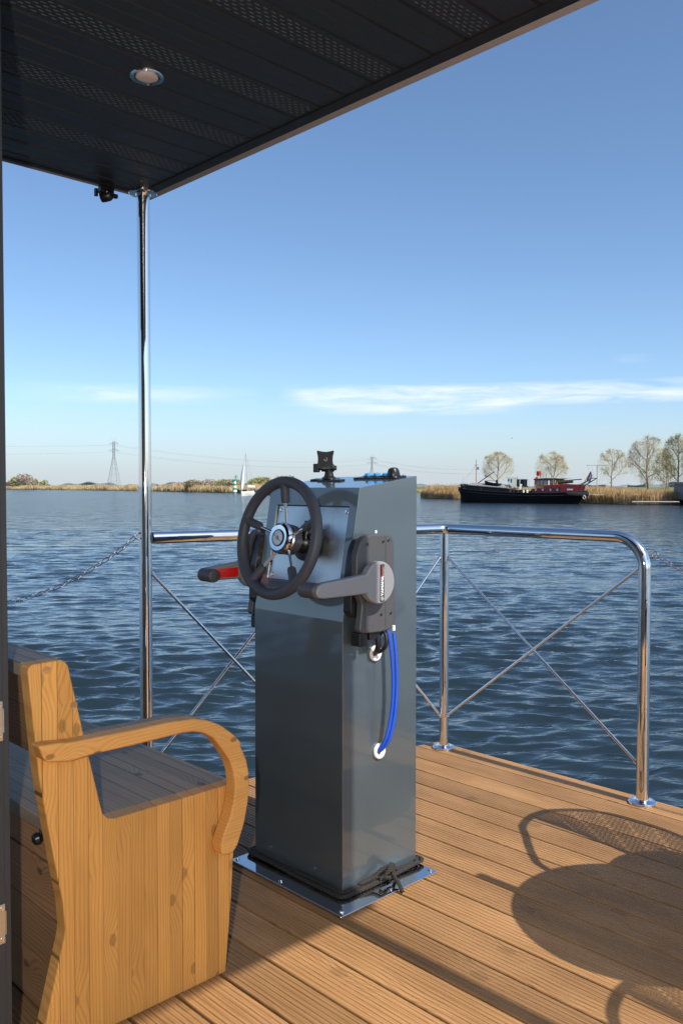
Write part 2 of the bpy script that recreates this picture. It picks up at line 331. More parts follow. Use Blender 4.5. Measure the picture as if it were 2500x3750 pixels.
# ------------------------------------------------------------------ roof canopy
RZ=2.376
roof=thing('roof_canopy',(0.6,1.2,RZ),'dark flat roof overhang with perforated soffit strips above the deck','roof')
def build_roof():
    s0=1.156; q=.1085; mb=MB(); ya=-.50; yb=2.948; xa=-1.3; xb=1.765
    prof=[(ya,0.)]
    for k in range(-15,17):
        y=s0+k*q
        if y<=ya+.01 or y>=yb-.01: continue
        prof+=[(y-.007,0.),(y-.0045,.007),(y+.0045,.007),(y+.007,0.)]
        prof+=[(y+q*.5-.0015,0.),(y+q*.5,.0012),(y+q*.5+.0015,0.)] if k%3!=1 and y+q*.5<yb-.01 else []
    prof+=[(yb,0.)]
    m=len(prof); vs=[(xa,y,RZ+z) for y,z in prof]+[(xb,y,RZ+z) for y,z in prof]
    mb.add(vs,[(k,k+1,k+1+m,k+m) for k in range(m-1)])
    mb.build('soffit','soffit',roof,smooth=False)
    sl_=MB()
    for k in range(-15,17):
        if k%3!=1: continue
        y0=s0+k*q
        if y0<ya or y0+q>yb+.03: continue
        for r_ in range(6):
            y=y0+.022+r_*.0125
            if y>yb-.01: continue
            x=-.3+(r_%2)*.0125
            while x<xb-.02:
                l=.0125; sl_.box((x,y,RZ-.0012),(x+l,y+.0022,RZ+.0005)); x+=.025
    s=sl_.build('perforations','slot',roof,smooth=False)
    t=MB(); t.box((-1.3,yb-.003,RZ-.004),(1.806,2.965,RZ+.02)); t.box((1.762,-.53,RZ-.0045),(1.806,yb-.003,RZ+.02)); t.box((-1.3,-.53,RZ-.0045),(1.76,-.498,RZ+.02))
    t.build('soffit_trim','trimblack',roof,smooth=False,bevel=.002)
    f=MB(); f.box((1.8065,-.54,RZ-.003),(1.839,2.9875,RZ+.15)); f.box((-1.3,2.9655,RZ-.003),(1.8062,2.987,RZ+.15)); f.box((-1.3,-.54,RZ-.003),(1.8062,-.531,RZ+.15))
    f.build('fascia','fascia',roof,smooth=False,bevel=.002)
    c=MB(); c.box((-1.3,-.529,RZ+.022),(1.805,2.964,RZ+.148)); c.build('roof_slab','trimblack',roof,smooth=False)
    # recessed downlight
    d=MB(); c0=(1.286,2.102,RZ); d.lathe([(.020,.004),(.034,.004),(.036,-.003),(.046,-.0045),(.0475,-.0015),(.0475,.002)],c0,(0,0,1),40)
    bz=d.build('downlight_ring','chrome',roof)
    l=MB(); l.lathe([(.0305,.002),(.0305,-.0045),(.026,-.007),(.012,-.008)],c0,(0,0,1),32); l.build('downlight_lens','lens',roof)
build_roof()

def pole(loc,z1,label):
    t=thing('roof_post',loc,label,'post','polished steel posts under the roof'); x,y,_=loc
    m=MB(); m.tube([(x,y,.012),(x,y,z1-.004)],.0245,32); m.build('post_tube','chrome',t)
    for zz,s in ((0,1),(z1,-1)):
        f=MB(); f.lathe([(.054,0),(.054,.006*s),(.051,.009*s),(.030,.0095*s),(.027,.016*s),(.026,.018*s)],(x,y,zz),(0,0,1),40); f.build('flange','chrome',t)
    return t
pole((1.772,2.93,0),RZ,'tall polished steel post carrying the far corner of the dark roof')
pole((1.705,-.46,0),RZ-.005,'tall polished steel post whose shadow runs along the planks behind the steering console')

# black swivel bracket under the roof edge
br=thing('swivel_bracket',(1.60,2.955,RZ),'black swivel bracket with a knob clamped under the roof edge beside the post','bracket')
C0=Vector((1.632,2.958,RZ-.004))
def bq(x,y,z): return tuple(C0+Vector((x,y,z))*.62)
b_=MB(); b_.box(bq(-.045,-.02,-.045),bq(.045,.02,0)); b_.build('clamp','blackp',br,bevel=.004)
b_=MB(); b_.lathe([(.012*.62,-.022),(.019,-.020),(.0205,-.006),(.0205,.012),(.016,.021),(.006,.022)],bq(0,0,-.060),(.6,-.7,.2),20); b_.build('swivel_head','blackp',br)
b_=MB(); b_.box(bq(-.075,-.01,-.075),bq(-.057,.01,-.03)); b_.tube([bq(-.07,0,-.05),bq(-.02,0,-.045)],.004,10); b_.build('thumb_knob','blackp',br,bevel=.003)
b_=MB(); b_.box(bq(.03,-.012,-.06),bq(.075,.012,-.035)); b_.build('clamp_foot','blackp',br,bevel=.003)
b_=MB(); screw(b_,bq(-.01,-.03,-.045),(-.4,-.9,-.2),.004,.003); b_.build('bolt','chrome',br)

# ------------------------------------------------------------------ railing
RA=1.05
rail=thing('deck_railing',(2.6,2.75,0),'polished steel tube railing with crossed braces around the far corner of the deck','railing')
A=Vector((1.775,2.925,RA)); B=Vector((3.19,2.60,RA)); Cc=Vector((3.19,1.602,RA))
m=MB(); pts=[A+(B-A)*t for t in np.linspace(.015,.985,8)]
pts=[A+(B-A)*t for t in (.015,.5,.965)]
for k in range(1,6):
    t=k/6; P0=A+(B-A)*.965; P2=B+(Cc-B)*.045; pts.append((1-t)**2*P0+2*t*(1-t)*B+t*t*P2)
pts+= [B+(Cc-B)*.045,Vector((3.19,2.1,RA))]
rad=.125
for k in range(0,11):
    an=k/10*PI/2; pts.append(Vector((3.19,1.602+rad-rad*math.sin(an),RA-rad+rad*math.cos(an))))
pts.append(Vector((3.19,1.602,.012)))
m.tube(pts,.0235,28); m.build('top_rail_and_end_post','chrome',rail)
m=MB(); m.tube([(3.187,2.603,.012),(3.187,2.603,RA-.01)],.0215,28); m.build('corner_post','chrome',rail)
for x,y in ((3.187,2.603),(3.19,1.602)):
    f=MB(); f.lathe([(.053,0),(.053,.009),(.050,.012),(.030,.0125),(.024,.016)],(x,y,0),(0,0,1),40); f.build('flange','chrome',rail)
def brace(a,b,off=0):
    f=MB(); a=Vector(a); b=Vector(b); f.tube([a,b],.0062,12); d=(b-a).normalized()
    for e,s in ((a,1),(b,-1)): f.tube([e,e+d*.012*s],.0095,12)
    f.build('brace','chrome',rail)
brace((3.19,2.585,.915),(3.19,1.625,.155)); brace((3.182,2.585,.158),(3.182,1.62,.93))
mx_,my_=2.495,2.760
m=MB(); m.tube([(mx_,my_,.012),(mx_,my_,RA-.01)],.0215,28); m.build('mid_post','chrome',rail)
f=MB(); f.lathe([(.053,0),(.053,.009),(.050,.012),(.030,.0125),(.024,.016)],(mx_,my_,0),(0,0,1),40); f.build('flange','chrome',rail)
brace((1.79,2.918,.915),(mx_-.02,my_+.006,.155)); brace((1.79,2.928,.155),(mx_-.02,my_+.014,.915))
brace((mx_+.02,my_-.006,.915),(3.17,2.607,.155)); brace((mx_+.02,my_+.002,.155),(3.17,2.615,.915))
# continuation of the railing beyond the chain gate (outside the picture, carries the chain)
rail2=thing('deck_railing',(3.19,.2,0),'polished steel rail post holding the far end of the right-hand gate chain','railing')
m=MB(); m.tube([(3.19,.42,.012),(3.19,.42,RA-.12),(3.19,.40,RA-.04),(3.19,.33,RA),(3.19,-1.2,RA)],.0235,24); m.build('top_rail_and_end_post','chrome',rail2)
m=MB(); m.tube([(3.187,-1.2,.012),(3.187,-1.2,RA)],.0235,24); m.build('corner_post','chrome',rail2)
post3=thing('chain_post',(.52,2.93,0),'steel post beyond the bench holding the outer end of the left-hand chain','post')
m=MB(); m.tube([(.52,2.93,.0),(.52,2.93,1.12)],.0235,20); m.lathe([(.0235,0),(.02,.012),(.008,.018)],(.52,2.93,1.12),(0,0,1),20); m.build('post_tube','chrome',post3)
f=MB(); f.lathe([(.053,0),(.053,.009),(.050,.012),(.03,.0125)],(.52,2.93,0),(0,0,1),32); f.build('flange','chrome',post3)

# chains: one link mesh, copied
def link_mesh():
    mb=MB(); Lh=.0125; r=.0068; pts=[]
    for k in range(9): a_=-PI/2+PI*k/8; pts.append((Lh+r*math.cos(a_),r*math.sin(a_),0))
    for k in range(9): a_=PI/2+PI*k/8; pts.append((-Lh+r*math.cos(a_),r*math.sin(a_),0))
    mb.tube(pts,.0019,8,closed=True); return mb
def chain(a,b,sag,label,nmax=70):
    a=Vector(a); b=Vector(b); t=thing('chain',a,label,'chain','steel gate chains')
    n=400; P=[a.lerp(b,i/n)-Vector((0,0,sag*4*(i/n)*(1-i/n))) for i in range(n+1)]
    pitch=.0345; d=0; out=[]; acc=0; nxt=pitch*.6
    for i in range(n):
        seg=(P[i+1]-P[i]).length
        while acc+seg>=nxt:
            u=(nxt-acc)/seg; out.append((P[i].lerp(P[i+1],u),(P[i+1]-P[i]).normalized())); nxt+=pitch
        acc+=seg
    first=link_mesh().build('link','chrome',t,origin=(0,0,0)); first.parent=t
    for i,(c,d) in enumerate(out[:95]):
        o=first if i==0 else first.copy()
        if i: COL.objects.link(o)
        o.parent=t; side=d.cross(Vector((0,0,1))).normalized(); up=side.cross(d)
        if i%2: side,up=up,-side
        ang=R(38); s2=side*math.cos(ang)+up*math.sin(ang); u2=d.cross(s2)
        Mx=Matrix((d,s2,u2)).transposed().to_4x4(); Mx.translation=c-a; o.matrix_local=Mx
    e=MB(); ax=(b-a).normalized()
    ring=[(a.x-ax.x*.004+ax.x*.012*math.cos(q)*1.0, a.y+ax.y*.012*math.cos(q), a.z+.012*math.sin(q)) for q in np.linspace(0,2*PI,20,endpoint=False)]
    e.tube(ring,.0028,8,closed=True); e.build('eye','chrome',t)
    return t
chain((1.735,2.93,1.06),(.555,2.93,1.06),.215,'steel link chain hanging left from the tall roof post over the bench')
chain((3.19,1.562,.985),(3.19,.46,.985),.16,'steel link chain hanging from the right-hand end post of the railing')

# ------------------------------------------------------------------ bench
bench=thing('bench',(1.1,1.8,0),'orange brown wooden bench with curved armrest and slatted box seat','bench')
panel=[(.789,.855),(.7925,.864),(.800,.869),(.862,.870),(.873,.866),(.881,.855),(.900,.770),(.916,.699),(.955,.530),(.962,.503),(.975,.489),(.990,.484),(1.254,.4845),(1.341,.485),(1.337,.40),(1.322,.18),(1.304,.0),(.800,.0),(.821,.077),(.850,.190),(.8655,.250),(.868,.270),(.863,.330),(.849,.404),(.830,.514),(.812,.621),(.800,.740)]
mb=MB(); mb.prism(panel,'Y',1.78,1.822); mb.build('end_panel','bench_z',bench,bevel=.004,seg=3,angle=50)
mb=MB(); mb.prism([(x,z) for x,z in panel],'Y',2.92,2.955); mb.build('end_panel','bench_z',bench,bevel=.004)
arm=[(0.792, 0.703), (0.803, 0.672), (0.813, 0.663), (0.864, 0.654), (0.921, 0.658), (1.0124, 0.657), (1.0829, 0.658), (1.1473, 0.659), (1.1808, 0.656), (1.2102, 0.647), (1.2377, 0.63), (1.2621, 0.5997), (1.2866, 0.5653), (1.3, 0.53), (1.3045, 0.495), (1.301, 0.457), (1.289, 0.418), (1.269, 0.38), (1.26, 0.358), (1.262, 0.342), (1.262, 0.33), (1.281, 0.325), (1.3, 0.327), (1.313, 0.341), (1.334, 0.391), (1.346, 0.44), (1.351, 0.485), (1.349, 0.52), (1.341, 0.555), (1.328, 0.582), (1.3235, 0.592), (1.3245, 0.602), (1.308, 0.62), (1.291, 0.635), (1.259, 0.659), (1.222, 0.677), (1.182, 0.688), (1.109, 0.693), (1.036, 0.693), (0.921, 0.695), (0.874, 0.696), (0.82, 0.702)]
mb=MB(); mb.prism(arm,'Y',1.738,1.779); mb.build('armrest','bench_x',bench,bevel=.006,seg=3,angle=60)
# wide flat top board of the arm reaches over the panel
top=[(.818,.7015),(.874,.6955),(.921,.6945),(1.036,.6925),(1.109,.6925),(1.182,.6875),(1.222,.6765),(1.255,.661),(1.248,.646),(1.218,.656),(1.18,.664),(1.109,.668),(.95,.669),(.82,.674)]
mb=MB(); mb.prism(top,'Y',1.7793,1.812); mb.build('arm_top_board','seat',bench,bevel=.003,angle=60)  # greyed wood stands in for the grazing, roof-shaded light on the arm top
mb=MB(); mb.box((.872,1.823,.452),(1.345,2.918,.4835)); mb.build('seat','seat',bench,bevel=.003)
mb=MB()
for x in np.arange(.890,1.34,.0355): pass
mb.box((.888,1.823,.372),(.905,2.918,.4515)); mb.box((1.30,1.823,.372),(1.318,2.918,.4515)); mb.build('seat_rail','bench_y',bench,bevel=.002)
mb=MB(); mb.box((.882,1.823,.012),(.900,2.918,.371)); mb.box((1.29,1.823,.012),(1.308,2.918,.371)); mb.build('storage_box','bench_y',bench,bevel=.002)
mb=MB(); mb.prism([(.845,.838),(.868,.838),(.943,.592),(.922,.588)],'Y',1.823,2.918); mb.build('backrest_board','bench_y',bench,bevel=.002)
mb=MB(); mb.prism([(.790,.838),(.790,.868),(.878,.868),(.885,.8385)],'Y',1.823,2.918); mb.build('backrest_cap','seat',bench,bevel=.003)
kn=MB(); kn.lathe([(.005,0),(.005,-.010),(.011,-.011),(.0145,-.019),(.012,-.027),(.005,-.030)],(.881,1.905,.440),(1,0,.15),20); kn.tube([(.880,1.917,.462),(.874,1.911,.452),(.871,1.906,.442)],.004,8); kn.build('latch_knob','blackp',bench)
dw=wood('dowel_wood',(.36,.17,.06),(.5,.27,.1),'X','Z',.02)
for c in ((.832,.852),(.893,.765)): pl=MB(); pl.lathe([(.0085,0),(.0085,.0006)],(c[0],1.7798,c[1]),(0,-1,0),20); pl.build('dowel_plug',dw,bench)

# ------------------------------------------------------------------ folding door leaf at the left
door=thing('folding_door',(.4,1.7,0),'anthracite aluminium glass door leaf with metal strike plates at the left edge','door')
mb=MB(); mb.box((.647,1.69,.02),(.682,1.728,2.36)); mb.box((.6825,1.694,.02),(.6995,1.724,2.36)); mb.box((.700,1.699,.02),(.7135,1.720,2.36)); mb.build('stile','alu',door,bevel=.0015)
mb=MB(); mb.box((-.05,1.69,.02),(.012,1.728,2.36)); mb.build('stile','alu',door,bevel=.0015)
mb=MB(); mb.box((.0125,1.69,.02),(.6465,1.728,.10)); mb.box((.0125,1.69,2.27),(.6465,1.728,2.36)); mb.build('rail','alu',door,bevel=.0015)
mb=MB(); mb.box((.0125,1.704,.1005),(.6465,1.714,2.2695)); mb.build('pane','glass',door,smooth=False)
for z in (.376,.784):
    e=MB(); e.box((.686,1.6915,z-.040),(.6985,1.6939,z+.040)); e.box((.6987,1.6925,z-.024),(.7015,1.6965,z+.024)); o=e.build('strike_plate','brass',door,bevel=.001)
    for dz in (.031,-.031): s_=MB(); screw(s_,(.6923,1.6912,z+dz),(0,-1,0),.0042,.0015); s_.build('screw','chrome',o)
# cabin wall behind and beside the photographer
wall=thing('cabin_wall',(-.9,0,0),'dark clad cabin wall of the houseboat behind the photographer','wall')
mb=MB(); mb.box((-1.0,-3.1,0.001),(-.9,2.6,2.37)); mb.build('cladding','cladding',wall,smooth=False)

# ------------------------------------------------------------------ steering console
con=thing('steering_console',(1.96,2.07,0),'slate grey pedestal console with brushed plate standing on the plank deck','console')
XF,XB,YN,YF=1.793,2.129,1.855,2.278; KZ=.842; TZ=1.246; TX=1.866; BZ=1.284
sdir=Vector((TX-XF,0,TZ-KZ)); SL=sdir.length; sdir.normalize(); nrm=Vector((-sdir.z,0,sdir.x))
def SP(y,v,off=0.): q=Vector((XF,y,KZ))+sdir*v+nrm*off; return (q.x,q.y,q.z)
def console_body():
    mb=MB(); z0=.009
    ys0,ys1,v0,v1=1.890,2.236,.104,.352; D=-.013
    P=[(XF,YN,z0),(XF,YN,KZ),(TX,YN,TZ),(XB,YN,BZ),(XB,YN,z0)]; Q=[(x,YF,z) for x,_,z in P]
    mb.add(P+Q,[(0,1,2,3,4),(5,9,8,7,6),(0,5,6,1),(2,7,8,3),(3,8,9,4),(4,9,5,0)])
    o=[SP(YN,0),SP(YF,0),SP(YF,SL),SP(YN,SL)]; i_=[SP(ys0,v0),SP(ys1,v0),SP(ys1,v1),SP(ys0,v1)]; r_=[SP(ys0,v0,D),SP(ys1,v0,D),SP(ys1,v1,D),SP(ys0,v1,D)]
    mb.add(o+i_+r_,[(0,1,5,4),(1,2,6,5),(2,3,7,6),(3,0,4,7),(4,5,9,8),(5,6,10,9),(6,7,11,10),(7,4,8,11),(8,9,10,11)])
    ob=mb.build('pedestal','paint',con)
    bm=bmesh.new(); bm.from_mesh(ob.data); bmesh.ops.remove_doubles(bm,verts=bm.verts,dist=1e-5); bmesh.ops.recalc_face_normals(bm,faces=bm.faces); bm.to_mesh(ob.data); bm.free()
    for p_ in ob.data.polygons: p_.use_smooth=True
    ob.data.set_sharp_from_angle(angle=R(8))
    b=ob.modifiers.new('bevel','BEVEL'); b.width=.0018; b.segments=2; b.limit_method='ANGLE'; b.angle_limit=R(8); b.harden_normals=True
    pm=MB(); e=.002; off0=-.0125; off1=-.0085
    vs=[SP(y,v,off0) for y,v in ((ys0+e,v0+e),(ys1-e,v0+e),(ys1-e,v1-e),(ys0+e,v1-e))]+[SP(y,v,off1) for y,v in ((ys0+e,v0+e),(ys1-e,v0+e),(ys1-e,v1-e),(ys0+e,v1-e))]
    pm.add(vs,[(0,3,2,1),(4,5,6,7),(0,1,5,4),(1,2,6,5),(2,3,7,6),(3,0,4,7)])
    plate=pm.build('brushed_plate','brushed',con,bevel=.0006)
    for y,v in ((ys0+.016,v1-.017),(ys1-.016,v1-.017),(ys1-.016,v0+.016),(ys0+.016,v0+.016)):
        s_=MB(); screw(s_,SP(y,v,off1),nrm,.0065,.0035); s_.build('screw','chrome',plate)
console_body()
mb=MB(); mb.prism([(1.705,1.767),(2.135,1.767),(2.135,2.300),(1.705,2.300)],'Z',.0005,.0085); bp_=mb.build('base_plate','chrome',con,bevel=.002)
for x,y in ((1.722,1.785),(2.118,1.785),(1.722,2.06),(1.722,2.284),(1.93,1.785),(2.118,2.286)):
    s_=MB(); screw(s_,(x,y,.0085),(0,0,1),.007,.005); s_.build('screw','chrome',bp_)

def ctop(x): return TZ+(x-TX)*(BZ-TZ)/(XB-TX)
# grommets
for x,z in ((1.932,.731),(1.950,.420)):
    g=MB(); ring=[(x+.0195*math.cos(q),YN-.004,z+.0195*math.sin(q)) for q in np.linspace(0,2*PI,36,endpoint=False)]
    g.tube(ring,.0062,10,closed=True)
    for k in range(1,5): g.tube([(x+(.0175-.0018*k)*math.cos(q),YN-.0015-.0006*k,z+(.0175-.0018*k)*math.sin(q)) for q in np.linspace(0,2*PI,28,endpoint=False)],.0011,6,closed=True)
    g.build('cable_grommet','white',con)
    g=MB(); g.lathe([(.015,-.0004),(.012,-.0012)],(x,YN,z),(0,1,0),24); g.build('cable_opening','trimblack',con)
# switch panel on top
def topmat(x,y):
    ang=math.atan((BZ-TZ)/(XB-TX)); Mx=Matrix.Rotation(-ang,4,'Y'); Mx.translation=Vector((x,y,ctop(x))); return Mx
Mx=topmat(2.078,1.975)
sw=MB(); sw.box((-.026,-.096,.0),(.028,.096,.0055),Mx); swp=sw.build('switch_panel','blackp',con,bevel=.001)
for k,y in enumerate((.052,.012,-.028)):
    s_=MB(); q=Mx@Vector((.004,y,.0058)); up=(Mx.to_3x3()@Vector((0,0,1))); s_.lathe([(.017,0),(.017,.002),(.0150,.003),(.0135,.003)],q,up,24); s_.build('switch_bezel','blackp',swp)
    s_=MB(); s_.lathe([(.0125,.0031),(.0125,.009),(.0105,.0115),(.004,.012)],q,up,24); s_.build('switch_button','bluebtn',swp)
s_=MB(); q=Mx@Vector((-.002,-.068,.0056)); s_.lathe([(.021,0),(.0215,.004),(.019,.018),(.015,.026),(.009,.029),(.003,.0295)],q,up,28); s_.build('horn_dome','blackp',swp)
for y in (-.09,.09):
    for x_ in (-.018,.022): s_=MB(); screw(s_,Mx@Vector((x_,y,.0056)),up,.0035,.003); s_.build('screw','chrome',swp)

# ------------------------------------------------------------------ phone mount
Mx=topmat(2.035,2.172)
mb=MB(); 
for (a0,b0,a1,b1) in ((-.030,-.085,-.004,.030),(-.010,-.035,.022,.088),(-.022,-.030,.012,.035)): 
    mb.box((a0,b0,.0),(a1,b1,.0052+.0004*b0),Mx)
mt=mb.build('device_mount','blackp',con,bevel=.003)
q=Vector((2.035,2.172,ctop(2.035)+.005))
mb=MB(); mb.lathe([(.026,0),(.025,.004),(.017,.010),(.0145,.022),(.0135,.045),(.0145,.055)],q,(0,0,1),24); mb.build('stem','blackp',mt)
# tilting head: concave-sided square pad facing the helm
hz=1.341; hc=Vector((2.018,2.172,hz)); n_=Vector((-.72,-.66,.18)).normalized(); e1=Vector((0,0,1)).cross(n_).normalized()*-1; e2=n_.cross(e1)*-1
if e2.z<0: e2=-e2
ptsq=[]
for k in range(4):
    c0=[(-1,-1),(1,-1),(1,1),(-1,1)][k]; c1=[(1,-1),(1,1),(-1,1),(-1,-1)][k]
    for t in (0.08,.2,.35,.5,.65,.8,.92):
        u=c0[0]*(1-t)+c1[0]*t; v=c0[1]*(1-t)+c1[1]*t; f_=1-.20*math.sin(PI*t); 
        if abs(c0[0]-c1[0])>.5: v*=f_
        else: u*=f_
        ptsq.append((u*.032,v*.034))
mb=MB(); m_=len(ptsq)
vs=[hc+e1*u+e2*v+n_*.006 for u,v in ptsq]+[hc+e1*u*.94+e2*v*.94-n_*.006 for u,v in ptsq]
mb.add(vs,[tuple(range(m_)),tuple(range(2*m_-1,m_-1,-1))]+[(i,(i+1)%m_,(i+1)%m_+m_,i+m_) for i in range(m_)]); mb.build('head_pad','blackp',mt,bevel=.002,angle=50)
mb=MB(); screw(mb,hc+n_*.006,n_,.0075,.004); mb.build('centre_bolt','chrome',mt)
mb=MB(); k0=Vector((2.03,2.172,1.313)); mb.tube([k0-e1*.030,k0+e1*.034],.0085,14); mb.tube([k0-e1*.022,k0+e1*.022],.013,14); mb.box((-.004,-.013,-.015),(.006,.013,.015),Matrix.Translation(k0+e1*.040)); mb.build('tilt_hinge','blackp',mt,bevel=.002)

# ------------------------------------------------------------------ steering wheel
WC=Vector(SP(2.063,.231,.12)); wn=nrm.copy(); w1=Vector((0,-1,0)); w2=wn.cross(w1)
if w2.z<0: w2=-w2
RM=.176; rr_=.0175
mb=MB(); mb.tube([WC+(w1*math.cos(q)+w2*math.sin(q))*RM for q in np.linspace(0,2*PI,96,endpoint=False)],rr_,20,closed=True); wh=mb.build('steering_wheel','rubber',con)
HB=WC-wn*.030
for ang in (91,163,235,307,19):
    d=w1*math.cos(R(ang))+w2*math.sin(R(ang))
    outer=WC+d*(RM-.004); inner=HB+d*.034; dd=(outer-inner)
    mb=MB(); mb.tube([inner,inner+dd*.80],.0052,14); mb.build('spoke','chrome',wh)
    mb=MB(); mb.tube([inner+dd*.56,inner+dd*.575,inner+dd*.62,inner+dd*.85,outer],[.0085,.0125,.0138,.0142,.017],18); mb.build('spoke_sleeve','rubber',wh)
mb=MB(); mb.lathe([(.030,.000),(.040,.001),(.0475,-.004),(.0500,-.012),(.0500,-.026),(.0485,-.030)],WC-wn*.000,wn,48); cap=mb.build('hub_cap','chrome',wh)
mb=MB(); mb.lathe([(.048,-.029),(.0485,-.040),(.047,-.060),(.040,-.064)],WC,wn,40); mb.build('hub_body','hub',wh)
mb=MB(); mb.lathe([(.0235,.0012),(.0245,.0030),(.026,.0030),(.027,.0012)],WC,wn,40); mb.build('emblem_ring','blackp',wh)
mb=MB(); mb.lathe([(.0232,.0014),(.0232,.0022),(.0225,.0026)],WC,wn,40); mb.build('emblem_face','emblem',wh)
mb=MB(); ec=WC+wn*.0030
def W2(u,v): return ec+w1*u+w2*v
mb.tube([W2(.0055*math.cos(q),.0055*math.sin(q)) for q in np.linspace(0,2*PI,20,endpoint=False)],.0005,5,closed=True)
mb.tube([W2(.002*math.cos(q),.002*math.sin(q)) for q in np.linspace(0,2*PI,12,endpoint=False)],.0005,5,closed=True)
for k in range(8): mb.tube([W2(.002*math.cos(k*PI/4),.002*math.sin(k*PI/4)),W2(.0078*math.cos(k*PI/4),.0078*math.sin(k*PI/4))],.0004,5)
mb.tube([W2(-.019,.012),W2(-.014,.0065),W2(-.007,.004)],.0007,5); mb.tube([W2(.006,-.003),W2(.012,-.009),W2(.019,-.011)],.0009,5)
mb.build('emblem_mark','blackp',wh)
# column, flange and tilt lock
mb=MB(); mb.lathe([(.030,-.060),(.030,-.085),(.036,-.092),(.036,-.108),(.058,-.113),(.060,-.1275)],WC,wn,32); mb.build('column','blackp',wh)
mb=MB(); c_=WC-wn*.086+w1*.034+w2*.040; mb.tube([c_-w2*.03,c_,c_+w2*.006],.016,14); mb.tube([c_+w2*.006,c_+w2*.010,c_+w2*.012],[.021,.021,.016],14); mb.tube([c_+w2*.012,c_+w2*.026],.012,10); mb.tube([c_+w1*.0-w2*.02,c_+w1*.03-w2*.024],.011,12); mb.build('tilt_lock','blackp',wh)

